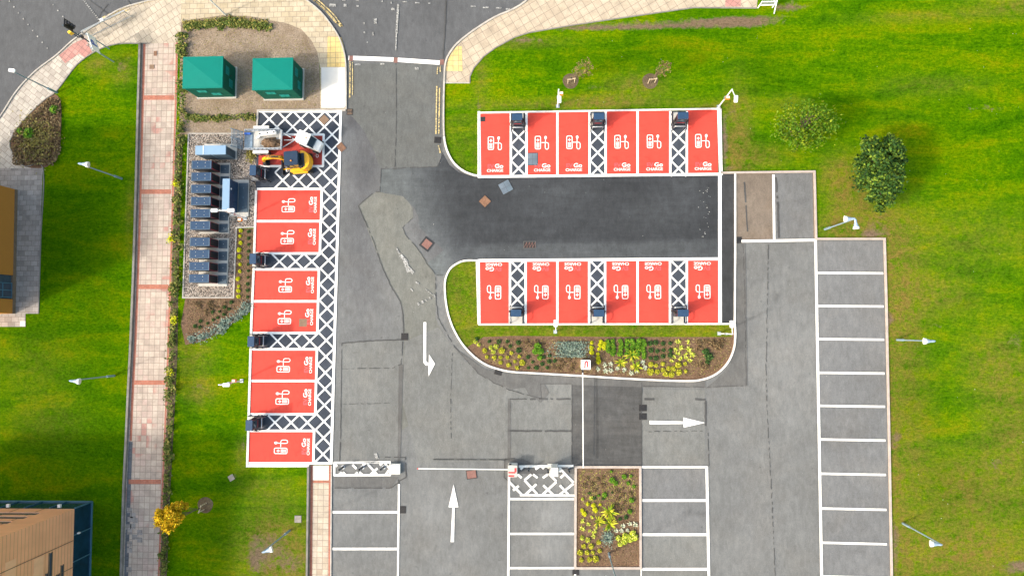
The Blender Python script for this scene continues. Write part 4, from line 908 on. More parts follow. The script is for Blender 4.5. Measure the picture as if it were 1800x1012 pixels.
# ---- power cabinets
bases = [(356, 294, 406, 412), (352, 418, 401, 504)]
struct('concrete_base', MB().prism(W([(355, 287), (405.5, 287), (403, 411), (352, 411)]), 0, .10), M['conc'], bev=.01)
struct('concrete_base', MB().prism(W([(352, 419), (403, 419), (400, 503), (350, 503)]), 0, .10), M['conc'], bev=.01)
rows = [(282, 297), (303, 318), (324.5, 339), (346, 360.5), (367.5, 382), (389, 403.5), (417.5, 432.5), (439, 453.5), (460.5, 475), (482, 496.5)]
cab0 = None
for i, (ya, yb_) in enumerate(rows):
    h = 1.5; xa = 336.5-(ya-282)*.024; xb = 372-(ya-282)*.022
    a = P(xa, yb_, h); b_ = P(xb, ya, h); c = (a+b_)/2; w, d = b_.x-a.x, b_.y-a.y
    lab = 'dark blue power cabinet with red trimmed black sides, ' + ('%s down of the upper six' % ORD[i] if i < 6 else '%s down of the lower four' % ORD[i-6])
    if cab0 is None:
        cab0 = thing('power_cabinet', lab, 'cabinet', (c.x, c.y, 0), 0, 'dark blue charging power cabinets in a row')
        MB().box((0, 0, .14), (w-.06, d-.06, .10)).build('plinth', M['navy_dark'], cab0)
        MB().box((0, 0, .82), (w-.04, d-.04, 1.26)).build('body', M['navy_dark'], cab0, bev=.01)
        t = MB().box((0, 0, 1.475), (w, d, .05)).build('top_panel', M['navy'], cab0, bev=.012)
        r_ = MB(); r_.box((-w/2+.05, 0, 1.505), (.035, d*.94, .012)); r_.box((w/2-.05, 0, 1.505), (.035, d*.94, .012)); r_.box((0, -d/2+.03, 1.505), (w*.92, .02, .01)); r_.build('rib', M['mblue'], t)
        for sx in (-.19, .19):
            for sy in (-.22, .22): MB().cyl((sx*w, sy*d, 1.498), (sx*w, sy*d, 1.53), .022, n=6).build('lifting_bolt', M['conc_new'], t)
        fr = MB()
        for s_ in (-1, 1): fr.box((w/2-.008, s_*(d/2-.035), .82), (.03, .022, 1.25)); 
        fr.box((w/2-.008, 0, 1.43), (.03, d-.05, .022)); fr.box((w/2-.008, 0, .22), (.03, d-.05, .022)); fr.build('trim', M['redtrim'], cab0)
        dr = MB().box((w/2-.004, 0, .82), (.04, d-.12, 1.16)).build('door', M['black'], cab0); MB().box((w/2+.03, d*.3, .9), (.03, .03, .2)).build('handle', M['navy'], dr)
    else: copy_tree(cab0, (c.x, c.y, 0), 0, lab)
# cable trench covers between the cabinets and the base edge
pd0 = None
for i, (ya, yb_) in enumerate(rows):
    y = (ya+yb_)/2+8.5-(ya-282)*.03; x = 396.5-(ya-282)*.022; c = P(x, y)
    lab = 'dark grey glazed pad cover in front of ' + ('the %s of the upper six cabinets' % ORD[i] if i < 6 else 'the %s of the lower four cabinets' % ORD[i-6])
    if pd0 is None:
        pd0 = tag(MB().box((0, 0, .13), (.66, .68, .06)).build('pad_cover', M['slate'], None, bev=.015), lab, 'cover', 'pad covers in front of the power cabinets'); pd0.location = c
        MB().cyl((.05, 0, .15), (.05, 0, .18), .03).build('lifting_eye', M['galv'], pd0)
    else: copy_tree(pd0, c, 0, lab)
# ---- pale blue enclosures
def encl(xa, ya, xb, yb_, h, label, face_e, base_px):
    a = P(xa, yb_, h); b_ = P(xb, ya, h); c = (a+b_)/2; w, d = b_.x-a.x, b_.y-a.y
    o = thing('pale_blue_enclosure', label, 'cabinet', (c.x, c.y, 0))
    MB().box((0, 0, .12+(h-.16)/2), (w-.04, d-.04, h-.16)).build('body', M[face_e], o, bev=.01)
    MB().box((0, 0, h-.03), (w, d, .06)).build('top_panel', M['lblue'], o, bev=.01)
    return o, w, d, c
struct('concrete_base', MB().prism(W([(360, 253.5), (417.5, 253.5), (417.5, 281), (359, 281)]), 0, .10), M['conc'], bev=.01)
o, w, d, c = encl(343, 255.5, 397, 272, 1.75, 'long pale blue steel enclosure lying across the gravel above the power cabinets', 'mblue', None)
MB().box((-w/2+.35*w*.4+.3, 0, 1.76), (.04, d*1.0, .03)).build('seam_strip', M['lampw'], o)
dr = MB().box((w/2-.01, 0, .9), (.03, d-.14, 1.4)).build('door', M['slate'], o); MB().box((w/2+.02, .15, .95), (.04, .04, .2)).build('handle', M['black'], dr)
for s_ in (-1, 1): MB().box((s_*w*.25, -d/2+.01, .9), (w*.42, .03, 1.4)).build('side_panel', M['slate'], o)
struct('concrete_base', MB().prism(W([(400, 316.5), (438.5, 316.5), (437.5, 381), (399, 381)]), 0, .10), M['conc'], bev=.01)
o, w, d, c = encl(390, 314, 404, 369, 1.55, 'tall pale blue topped switch cabinet with dark panelled face standing right of the power cabinets', 'navy', None)
for k in range(3):
    dr = MB().box((w/2-.005, (-1+k)*d/3, .83), (.03, d/3-.05, 1.25)).build('door', M['navy'], o); MB().box((w/2+.02, (-1+k)*d/3+.2, .95), (.03, .03, .16)).build('handle', M['black'], dr)
MB().cyl((w/2+.01, .45, 1.35), (w/2+.05, .45, 1.35), .07).build('warning_disc', M['lampw'], o)
sp = MB(); sp.box((w/2+.42, 0, .15), (.72, d-.10, .08)); sp.build('cable_pit_lid', M['slate'], o, bev=.01)
e_ = MB()
for k in range(3): e_.box((w/2+.45, -.75+.75*k, .20), (.05, .12, .03))
e_.build('lid_handles', M['mblue'], o)

# ---- rapid chargers: +x is the face that looks at the bay, base centre at the origin
def make_charger(label):
    o = thing('rapid_charger', label, 'charger', (0, 0, 0), 0, 'rapid chargers between the red bays')
    MB().box((-.36, 0, .04), (.95, .80, .08)).build('plinth', M['conc'], o, bev=.01)
    MB().rbox((0, 0, 1.0), (.46, .74, 1.78), .05).build('cabinet', M['navy_dark'], o)
    MB().rbox((0, 0, 1.90), (.50, .78, .07), .05).build('lid', M['navy'], o)
    s_ = MB().box((.235, 0, 1.45), (.02, .50, .42)).build('screen', M['glass'], o)
    MB().box((.238, 0, .95), (.015, .56, .06)).build('stripe', M['redtrim'], o)
    for k in (-1, 1):
        hl = MB().box((.05, k*.41, 1.1), (.20, .10, .26)).build('connector_holster', M['black'], o)
        MB().cyl((.10, k*.46, 1.16), (.22, k*.50, 1.05), .04, .03).build('connector', M['black'], hl)
        pts = [Vector((0, k*.39, 1.55)), Vector((.10, k*.52, 1.2)), Vector((.16, k*.60, .6)), Vector((.20, k*.56, .22)), Vector((.30, k*.50, .30)), Vector((.26, k*.48, .8)), Vector((.16, k*.48, 1.1))]
        sm_ = []
        for i in range(len(pts)-1):
            for t in range(5):
                t_ = t/5; a, b_ = pts[i], pts[i+1]; p0 = pts[max(0, i-1)]; p3 = pts[min(len(pts)-1, i+2)]
                sm_.append(.5*((2*a)+(b_-p0)*t_+(2*p0-5*a+4*b_-p3)*t_*t_+(-p0+3*a-3*b_+p3)*t_**3))
        MB().tube(sm_+[pts[-1]], .024, 6).build('cable', M['rubber'], o, smooth=True)
    g = MB().tube([(.42, .38, .0), (.42, .38, .62), (.43, .35, .72), (.44, .28, .75), (.44, -.28, .75), (.43, -.35, .72), (.42, -.38, .62), (.42, -.38, .0)], .048, 8)
    g.build('guard_hoop', M['galv'], o, smooth=True)
    g = MB()
    for k in (-1, 1): g.tube([(-.70, k*.50, .0), (-.70, k*.50, .50), (-.62, k*.50, .58), (.50, k*.50, .58), (.58, k*.50, .50), (.58, k*.50, .0)], .045, 7)
    g.build('side_rails', M['navy_dark'], o, smooth=True)
    return o
spots = [((463, 309), 0, 'black cabled rapid charger on the left edge just below the excavator'),
         ((463, 459), 0, 'black cabled rapid charger on the left edge, second down, by the yellow flowered strip'),
         ((460, 599), 0, 'black cabled rapid charger on the left edge, third down, by the silver plants'),
         ((457, 741), 0, 'black cabled rapid charger on the left edge, lowest, above the last red bay'),
         ((911, 219), -90, 'black cabled rapid charger at the lawn edge in the left aisle of the upper bays'),
         ((1049.5, 218), -90, 'black cabled rapid charger at the lawn edge in the middle aisle of the upper bays'),
         ((1192, 217), -90, 'black cabled rapid charger at the lawn edge in the right aisle of the upper bays'),
         ((909, 551), 90, 'black cabled rapid charger in the left aisle of the lower bays by the island'),
         ((1049.5, 551), 90, 'black cabled rapid charger in the middle aisle of the lower bays by the island'),
         ((1192, 551), 90, 'black cabled rapid charger in the right aisle of the lower bays by the island')]
ch0 = None
for (x, y), rz, lab in spots:
    c = P(x, y, .05)
    if ch0 is None: ch0 = make_charger(lab); ch0.location = c; ch0.rotation_euler = (0, 0, R(rz))
    else: copy_tree(ch0, c, R(rz), lab)

# ---- street lamps with cone heads
def cone_head(parent, a, d, L=.64):
    """bell shaped floodlight from point a along direction d"""
    d = Vector(d).normalized()
    h = MB().cyl(a, a+d*.16, .07, .09, 12).cyl(a+d*.16, a+d*L*.78, .07, .17, 14).build('lamp_head', M['lampb'], parent)
    MB().cyl(a+d*L*.76, a+d*L, .185, .215, 16).build('lamp_rim', M['lampw'], h)
    MB().cyl(a+d*(L-.01), a+d*(L+.012), .17, .17, 16).build('lens', M['conc_new'], h)
    return h
def street_lamp(px, py, dirs, label, h=5.0, g='street lamps with cone shaped heads', gap=.05):
    c = P(px, py); o = thing('street_lamp', label, 'street lamp', c, 0, g)
    MB().cyl((0, 0, 0), (0, 0, .9), .085, .085, 10).build('base_sleeve', M['pole'], o, smooth=False)
    MB().cyl((0, 0, .9), (0, 0, h), .05, .04, 8).build('pole', M['pole'], o)
    for d in dirs: cone_head(o, Vector((0, 0, h))+Vector(d).normalized()*gap, d)
    return o
street_lamp(214, 314, [(1, -.12, -.15)], 'single headed lamp on the left lawn below the brown shrub bed')
street_lamp(201, 660, [(1, -.08, -.15)], 'single headed lamp on the left lawn beside the long edging wall')
street_lamp(1450, 403, [(-1, .0, -.1), (.12, -1, -.1)], 'double headed lamp in the grass above the right hand bays')
street_lamp(1577, 597, [(-1, 0, -.15)], 'single headed lamp at the right edge of the right hand bays, upper of two', 4.9)
street_lamp(1587, 919, [(-1, .06, -.15)], 'single headed lamp near the bottom right corner, lower of two', 4.9)
street_lamp(509, 932, [(1, .3, -.2)], 'single headed lamp on the grass left of the narrow cream path')
street_lamp(1070, 971, [(-1, .05, -.05), (1, -.05, -.05)], 'double headed lamp rising from the square planting bed', 5.4)
c = P(100, 163); o = thing('road_lamp', 'tall lamp with a small flat white head leaning over the road at far left', 'street lamp', c)
MB().cyl((0, 0, 0), (0, 0, 1.0), .09, .09, 10).build('base_sleeve', M['pole'], o); MB().cyl((0, 0, 1.0), (0, 0, 4.6), .05, .04, 8).build('pole', M['pole'], o)
MB().rbox((.05, .02, 4.65), (.50, .26, .10), .08, rz=-.15).build('lamp_head', M['lampw'], o)

# ---- slim white posts of the charging area with flat light heads and a camera
def slim_post(px, py, heads, label, h=3.7, box=None, arm=None, g='white camera and light posts round the charging bays', cam_=True):
    c = P(px, py); o = thing('light_post', label, 'light post', c, 0, g)
    MB().box((0, 0, .02), (.26, .26, .04)).build('base_plate', M['galv'], o)
    MB().cyl((0, 0, .04), (0, 0, h), .055, .045, 10).build('pole', M['polew'], o)
    for (ax, ay, rz) in heads:
        e = Vector((ax, ay, h)); st = Vector((0, 0, h)); hd = (e-st).normalized()
        a_ = MB().cyl((0, 0, h-.03), st+hd*((e-st).length-.2), .03, n=8).build('arm', M['polew'], o)
        MB().rbox(e, (.50, .26, .09), .05, rz=rz).build('lamp_head', M['lampw'], a_)
    if box:
        bx, by, bz = box
        b = MB().box((bx, by, bz), (.26, .22, .24)).build('camera_box', M['orange'], o); MB().box((bx, by, bz+.13), (.22, .14, .03)).build('camera_hood', M['lampw'], b)
    MB().box((0, 0, h*.55), (.20, .14, .30)).build('control_box', M['galv'], o)
    return o
slim_post(980.5, 187, [(0.05, -.72, R(90))], 'slim white post with flat head between the second and third upper bays', box=(.2, -.05, 3.0))
slim_post(1263, 188, [(.25, -.68, R(85))], 'slim white post at the top right corner of the upper bays', 3.8, box=(.05, -.12, 2.4))
slim_post(976, 583, [(-.02, .62, R(90))], 'slim white post in the verge below the second and third lower bays')
slim_post(1264, 586, [(-.05, .68, R(90))], 'slim white post at the right end of the lower verge')
slim_post(425, 669, [(.55, 0, 0)], 'slim white post on the grass left of the fifth and sixth left bays', box=(.62, .22, 2.6))
slim_post(431, 384, [(-.62, 0, 0), (.62, 0, 0)], 'slim white twin headed post beside the dark switch cabinet', box=(.62, -.45, 2.2))
c = P(397, 27); o = thing('leaning_white_post', 'plain white post at the edge of the cream pavement above the kiosks', 'post', c)
MB().cyl((0, 0, 0), (0, 0, 3.2), .07, .05, 10).build('pole', M['polew'], o); MB().sphere((0, 0, 3.22), .08).build('cap', M['polew'], o)

# ---- parking sign on two posts
a = P(200, 109); b_ = P(192, 86)
ang = math.atan2(b_.y-a.y, b_.x-a.x); c = (a+b_)/2; L = (b_-a).length
o = thing('parking_sign', 'white parking sign with a blue letter P on two grey posts by the left pavement', 'sign', c, ang)
for s_ in (-1, 1): MB().cyl((s_*L/2, 0, 0), (s_*L/2, 0, 2.75), .05, .05, 8).build('post', M['pole'], o)
pn = MB().box((0, -.07, 2.25), (L+.22, .05, .95)).build('sign_panel', M['whitep'], o, bev=.01)
pt, pf = text_mesh('P', .86, .045); mx = (max(v[0] for v in pt)+min(v[0] for v in pt))/2
MB().add([(v[0]-mx, -.102, 1.98+v[1]) for v in pt], pf).build('letter', M['blueart'], pn)
MB().box((0, -.098, 1.815), (L+.14, .006, .03)).build('lower_band', M['teal'], pn)
# ---- traffic signal
c = P(157, 74); o = thing('traffic_signal', 'black traffic signal head on a dark pole at the kerb by the guard rail', 'traffic light', c, R(20))
MB().cyl((0, 0, 0), (0, 0, 3.0), .055, .055, 10).build('pole', M['slate'], o)
bb_ = MB().box((.22, .12, 2.62), (.06, .62, 1.0), rz=R(-20)).build('backing_board', M['black'], o, bev=.02)
hd = MB().box((.30, .12, 2.62), (.20, .30, .92), rz=R(-20)).build('signal_head', M['black'], o, bev=.02)
for k in range(3): MB().cyl((.40, .10, 2.32+.30*k), (.50, .06, 2.30+.30*k), .11, .11, 12).build('visor', M['navy_dark'], hd)
MB().box((.14, -.12, 1.15), (.18, .18, .30)).build('push_button_box', M['navy_dark'], o)
c = P(139, 66.5); o = thing('yellow_push_unit', 'small yellow box on the kerb at the left end of the guard rail', 'control box', c, R(30))
MB().cyl((0, 0, 0), (0, 0, .8), .05).build('post', M['slate'], o); MB().rbox((0, 0, .95), (.30, .22, .34), .04).build('box', M['yplast'], o)
# ---- pedestrian guard rail
a = P(158, 66); b_ = P(232, 30); ang = math.atan2(b_.y-a.y, b_.x-a.x); L = (b_-a).length
o = thing('guard_rail', 'silver pedestrian guard rail along the kerb at top left', 'railing', a, ang)
for k in range(3): MB().cyl((L*k/2, 0, 0), (L*k/2, 0, 1.05), .03).build('post', M['galv'], o)
r_ = MB()
for z in (.12, 1.02): r_.cyl((0, 0, z), (L, 0, z), .03 if z > 1 else .02, n=8)
r_.cyl((0, .09, 1.0), (L, .09, 1.0), .022, n=8); r_.build('rail', M['galv'], o)
r_ = MB()
for k in range(int(L/.11)): r_.cyl((k*.11+.05, 0, .14), (k*.11+.05, 0, 1.0), .008, n=4)
r_.build('infill_bars', M['slate'], o)
MB().box((L*.5, .1, 1.06), (.26, .24, .12)).build('clamp_box', M['lampw'], o)
# ---- white gate rails at the top right
c = P(1350, 14); o = thing('white_barrier_rail', 'white tubular barrier rail beside the path at the top edge', 'railing', c, 0)
for z in (.45, 1.0): MB().cyl((-.75, 0, z), (.35, 0, z), .045).build('rail', M['lampw'], o)
for z in (.5, 1.05): MB().cyl((.33, 0, z), (.30, 1.2, z), .04).build('rail', M['lampw'], o)
MB().cyl((.33, -.02, 1.0), (.42, -.5, .08), .045).build('brace', M['lampw'], o)
for x in (-.75, .33): MB().cyl((x, 0, 0), (x, 0, 1.05), .045).build('post', M['lampw'], o)
MB().box((-.25, .02, .72), (.9, .03, .4)).build('panel', M['galv'], o)

# ---- barriers
def stripes(o, w, d, z, cols):
    pass
c = P(902, 822.5); o = thing('barrier_cabinet', 'barrier housing with red and white striped lid at the left end of the ticket island', 'barrier', c, 0, 'barrier housings')
MB().rbox((0, 0, .5), (.66, .84, 1.0), .05).build('body', M['whitep'], o)
t = MB().rbox((0, 0, 1.02), (.68, .86, .06), .05).build('lid', M['conc'], o)
s_ = MB(); s_.box((-.04, -.10, 1.058), (.50, .11, .012)); s_.box((-.08, -.34, 1.058), (.42, .11, .012)); s_.box((.22, .08, 1.058), (.14, .30, .0125)); s_.build('red_marks', M['redart'], t)
MB().box((-.16, .46, .85), (.16, .10, .16)).build('arm_hub', M['black'], o)
c = P(900, 820); o = thing('barrier_boom', 'long white horizontal barrier arm closed across the exit lane', 'barrier boom', (c.x, c.y, .95), math.pi, 'barrier arms')
L = (P(900, 824)-P(738, 825)).length
MB().box((L/2, 0, .0), (L, .07, .13)).build('beam', M['whitep'], o, bev=.01); MB().box((L-.03, 0, 0), (.08, .075, .135)).build('red_tip', M['redart'], o)
MB().box((.1, 0, 0), (.25, .12, .18)).build('clamp', M['black'], o)
c = P(1028.5, 639.5); o = thing('barrier_cabinet', 'white square barrier housing with curled red mark in the curved planting bed', 'barrier', c, 0, 'barrier housings')
MB().rbox((0, 0, .5), (.66, .66, 1.0), .05).build('body', M['whitep'], o)
t = MB().rbox((0, 0, 1.02), (.70, .70, .06), .05).build('lid', M['whitep'], o)
q = MB(); 
q.strip([(-.12, -.22), (-.075, -.18), (-.06, .12), (-.02, .21), (.05, .25), (.10, .21), (.125, .12), (.11, -.18)], .095, 1.062); q.build('red_mark', M['redart'], t)
c = P(1023, 648); o = thing('barrier_boom', 'long white barrier arm closed across the lane below the curved bed', 'barrier boom', (c.x, c.y, .95), -math.pi/2, 'barrier arms')
L = (P(1023, 648)-P(1021.5, 817)).length
MB().box((L/2, 0, .0), (L, .07, .13)).build('boom', M['whitep'], o, bev=.01); MB().box((.1, 0, 0), (.25, .12, .18)).build('clamp', M['black'], o); MB().box((L-.05, 0, 0), (.10, .075, .135)).build('end_cap', M['conc_new'], o)
c = P(973, 822.5); o = thing('ticket_machine', 'white ticket machine with a flat square top on the hatched island', 'ticket machine', c, 0)
MB().box((-.05, -.05, .04), (.78, .80, .08)).build('plinth', M['conc'], o)
MB().rbox((.05, 0, .7), (.50, .58, 1.30), .04).build('body', M['whitep'], o); MB().rbox((.05, 0, 1.37), (.56, .64, .05), .04).build('lid', M['conc_new'], o)
MB().box((-.22, 0, 1.0), (.03, .36, .40)).build('screen', M['glass'], o); MB().box((.0, -.1, 1.40), (.05, .05, .02)).build('lock', M['black'], o)
c = P(696, 822.5); o = thing('barrier_catch_plinth', 'plain white square plinth at the right end of the three bollards', 'plinth', c, 0)
MB().rbox((0, 0, .16), (.76, .76, .32), .03).build('block', M['conc_new'], o)
MB().cyl((.0, 0, .32), (.0, 0, .36), .05).build('socket', M['conc'], o)
k0 = None
def bollard(px, py, lab, h=1.0):
    global k0
    c = P(px, py)
    if k0 is None:
        k0 = thing('bollard', lab, 'bollard', c, 0, 'black bollards on the hatched islands')
        MB().cyl((0, 0, 0), (0, 0, h), .085, .08, 12).build('post', M['black'], k0); MB().cyl((0, 0, h-.22), (0, 0, h-.12), .088, .088, 12).build('band', M['bluegrey'], k0)
        MB().sphere((0, 0, h), (.08, .08, .05), 12, 6).build('cap', M['black'], k0); MB().cyl((0, 0, 0), (0, 0, .03), .15, .15, 14).build('base_ring', M['galv'], k0)
    else: copy_tree(k0, c, 0, lab)
for px_b, py_b, lab in ((603, 820.5, 'black bollard nearest the cream path on the left hatched island'), (637.5, 820.5, 'black bollard in the middle of the left hatched island'), (674.5, 820.5, 'black bollard nearest the white plinth on the left hatched island'),
                    (929.5, 822.5, 'black bollard just right of the striped barrier housing'), (963.5, 825, 'black bollard tight against the left side of the ticket machine'), (1000, 824, 'black bollard right of the ticket machine near the square bed')): bollard(px_b, py_b, lab)

# ---- mini excavator
c = P(531, 290); o = thing('mini_excavator', 'yellow mini excavator with dark cab roof parked on the topmost left bay', 'excavator', c, math.pi+R(4))
for s_ in (-1, 1):
    pts = [(-.95, .22), (-.85, .06), (.85, .06), (.95, .22), (.85, .42), (-.85, .42)]; tk = MB(); n = len(pts)
    vs = [(x, s_*.60+dy, z) for dy in (-.15, .15) for x, z in pts]; fs = [tuple(range(n-1, -1, -1)), tuple(range(n, 2*n))]+[(i, (i+1) % n, n+(i+1) % n, n+i) for i in range(n)]
    tk.add(vs, fs); t = tk.build('track', M['rubber'], o, bev=.02)
    g = MB()
    for k in range(12): g.box((-.8+k*.145, s_*.60, .44), (.05, .31, .03))
    g.build('track_pads', M['iron'], t)
MB().box((0, 0, .36), (1.1, .95, .24)).build('undercarriage', M['navy_dark'], o)
MB().cyl((0, 0, .46), (0, 0, .62), .38, n=20).build('slew_ring', M['iron'], o)
# house: rounded tail on -x
pts = [(.62, -.72), (.62, .72)] + [(-.45+.62*math.cos(a)*1.05, .74*math.sin(a)) for a in np.linspace(math.pi/2, 3*math.pi/2, 14)]
h_ = MB().prism(pts, .62, .95).build('body', M['yel'], o, bev=.03)
pts = [(-.42, .74)] + [(-.42+.66*math.cos(a), .74*math.sin(a)) for a in np.linspace(math.pi/2, 3*math.pi/2, 14)]
MB().prism(pts, .95, 1.42).build('engine_cover', M['yel'], o, bev=.05)
MB().rbox((-.56, 0, 1.43), (.26, 1.05, .05), .06).build('bonnet_grille', M['navy_dark'], o); MB().rbox((-.40, .30, 1.35), (.34, .62, .30), .08).build('fuel_cover', M['black'], o)
MB().rbox((.12, -.05, 1.42), (.98, .98, .98), .08).build('cab', M['glass'], o)
fr = MB()
for x in (-.35, .59):
    for y in (-.52, .42): fr.box((x, y, 1.45), (.07, .07, 1.05))
for y in (-.54, .44): fr.box((.12, y, 1.0), (1.0, .04, .08)); fr.box((.12, y, 1.42), (.04, .05, .9))
fr.build('cab_frame', M['navy_dark'], o)
rf = MB().rbox((.12, -.05, 2.0), (1.06, 1.06, .12), .12).build('cab_roof', M['cabroof'], o)
MB().cyl((.10, .18, 2.05), (.10, .18, 2.17), .06, .05).build('beacon', M['orange'], rf)
# operator side skirt and step (lower edge in the picture = +y here after the half turn)
MB().box((-.12, .80, .78), (1.15, .12, .16)).build('side_skirt', M['yel'], o, bev=.02)
MB().tube([(.35, .55, 1.3), (.52, .80, 1.75), (.48, .86, 1.95)], .025).build('mirror_arm', M['galv'], o); MB().box((.48, .88, 2.0), (.05, .16, .22)).build('mirror', M['lampw'], o)
MB().box((.72, -.18, .72), (.28, .28, .34)).build('boom_bracket', M['navy_dark'], o, bev=.02)
def beam(mb, pts, w0, w1, t):
    for i in range(len(pts)-1):
        a, b_ = Vector(pts[i]), Vector(pts[i+1]); d = b_-a; m_ = (a+b_)/2; k = w0+(w1-w0)*i/max(1, len(pts)-2)
        ang = math.atan2(d.y, d.x); el = math.asin(d.z/d.length); mb.box(m_, (d.length+.05, t, k), rz=ang, ry=-el)
    return mb
by_ = -.28
beam(MB(), [(.80, by_, .85), (1.15, by_-.03, 1.45), (1.65, by_-.08, 1.60), (2.25, by_-.12, 1.30)], .28, .22, .24).build('boom', M['yel'], o, bev=.02)
beam(MB(), [(2.2, by_-.12, 1.40), (2.62, by_-.12, 1.0), (2.75, by_-.12, .55)], .22, .18, .20).build('dipper', M['yel'], o, bev=.02)
MB().cyl((1.2, by_-.04, 1.72), (1.85, by_-.10, 1.78), .05).cyl((1.85, by_-.10, 1.78), (2.2, by_-.12, 1.6), .03).build('ram', M['navy_dark'], o)
bk = MB()
prof = [(2.62, .62), (2.86, .55), (2.92, .30), (2.80, .10), (2.50, .06)]
for i in range(len(prof)-1):
    (xa, za), (xb_, zb) = prof[i], prof[i+1]; bk.add([(xa, by_-.37, za), (xb_, by_-.37, zb), (xb_, by_+.13, zb), (xa, by_+.13, za)], [(0, 1, 2, 3)])
for y in (by_-.37, by_+.13): bk.add([(p[0], y, p[1]) for p in prof], [tuple(range(len(prof)))])
bk.build('bucket', M['iron'], o)
bl = MB(); bl.box((1.42, 0, .26), (.10, 1.45, .40)); bl.build('dozer_blade', M['navy_dark'], o, bev=.02)
bl = MB()
for y in (-.3, .3): bl.box((1.1, y, .28), (.65, .10, .10))
bl.build('blade_arms', M['yel'], o)
hs = MB()
for k in (-.05, .05): hs.tube([(.7, by_+k, 1.1), (1.0, by_+k+.02, 1.75), (1.5, by_+k, 1.9), (2.0, by_+k-.05, 1.7)], .018)
hs.build('hose', M['rubber'], o)

# ---- flatbed plant trailer with a heap of dirt
a = P(432, 266); b_ = P(503, 231); c = P(468, 250); Lx = P(502, 250).x-P(436, 250).x; Ly = P(468, 231).y-P(468, 266.5).y
o = thing('plant_trailer', 'galvanised plant trailer with mesh sides and a raised ramp left of the white vehicle', 'trailer', c, 0)
MB().box((0, 0, .52), (Lx, Ly-.1, .08)).build('deck', M['conc'], o)
fr = MB()
for s_ in (-1, 1): fr.box((0, s_*Ly*.46, .60), (Lx, .06, .14)); fr.box((.05, s_*Ly*.46, .98), (Lx*.9, .05, .05))
for k in range(9):
    for s_ in (-1, 1): fr.box((-Lx*.44+k*Lx*.11, s_*Ly*.46, .80), (.04, .04, .34))
fr.box((Lx/2, 0, .80), (.06, Ly*.9, .05)); fr.box((Lx/2, 0, .62), (.05, Ly*.9, .12)); fr.build('side_frame', M['galv'], o)
g = MB()
for k in range(16): g.box((-.35+k*.10, 0, .575), (.03, Ly*.86, .03))
g.build('deck_slats', M['conc'], o)
for s_ in (-1, 1):
    MB().rbox((-.12, s_*Ly*.60, .72), (1.25, .24, .06), .05).build('mudguard', M['conc_new'], o)
    for k in (-1, 1):
        w_ = MB().cyl((-.12+k*.32, s_*Ly*.55, .30), (-.12+k*.32, s_*Ly*.66, .30), .29, n=18).build('wheel', M['rubber'], o); MB().cyl((-.12+k*.32, s_*Ly*.61, .30), (-.12+k*.32, s_*Ly*.665, .30), .15, n=12).build('rim', M['galv'], w_)
rp = MB()
for k in range(9): rp.box((-Lx/2-.12-.06*k*.9, 0, .62+.11*k), (.03, Ly*.84, .05))
for y in (-1, 0, 1): rp.box((-Lx/2-.38, y*Ly*.42, 1.05), (.05, .05, 1.15), ry=-.46)
rp.build('ramp', M['bluegrey'], o)
MB().box((-Lx/2+.36, 0, .60), (.62, Ly*.78, .06)).build('rear_plate', M['bluegrey'], o); MB().rbox((-Lx/2+.32, Ly*.30, .72), (.50, .14, .16), .03).build('locker', M['blueart'], o)
db = MB()
for s_ in (-1, 1): db.cyl((Lx/2, s_*Ly*.38, .55), (Lx/2+1.0, 0, .52), .04)
db.cyl((Lx/2+.1, 0, .52), (Lx/2+1.25, 0, .50), .035); db.build('drawbar', M['galv'], o); MB().cyl((Lx/2+.75, .12, .1), (Lx/2+.75, .12, .75), .035).cyl((Lx/2+.75, .09, .1), (Lx/2+.75, .15, .1), .1, n=12).build('jockey_wheel', M['rubber'], o)
# dirt heap on the deck
hp = MB(); hr = random.Random(5); n = 22; ring = []
cxh, cyh = .62, -.22
lev = [(1.0, .575), (.86, .68), (.62, .84), (.34, .94), (.1, .98)]
for r_, z in lev:
    for k in range(n):
        a_ = 2*math.pi*k/n; q = r_*(1+hr.uniform(-.16, .16)); hp.v.append((cxh+.82*q*math.cos(a_), cyh+.42*q*math.sin(a_), z+hr.uniform(-.05, .05)))
for l in range(len(lev)-1):
    for k in range(n): j = (k+1) % n; hp.f.append((l*n+k, l*n+j, (l+1)*n+j, (l+1)*n+k))
hp.f.append(tuple(range((len(lev)-1)*n, len(lev)*n)))
heap = tag(hp.build('dirt_heap', M['dirt']), 'brown heap of loose dirt lying on the trailer deck', 'dirt heap'); heap.location = c
o2 = thing('white_attachment', 'long white machine attachment lying along the upper side of the trailer deck', 'machine attachment', (c.x, c.y, .58), R(6))
MB().rbox((.48, .42, .18), (1.35, .30, .28), .08).build('body', M['whitep'], o2); MB().cyl((-.15, .28, .2), (-.45, .12, .22), .10, .07).build('nozzle', M['whitep'], o2)
for x in (-.1, .5, 1.0): MB().cyl((x, .42, .32), (x, .42, .36), .06).build('cap', M['black'], o2)

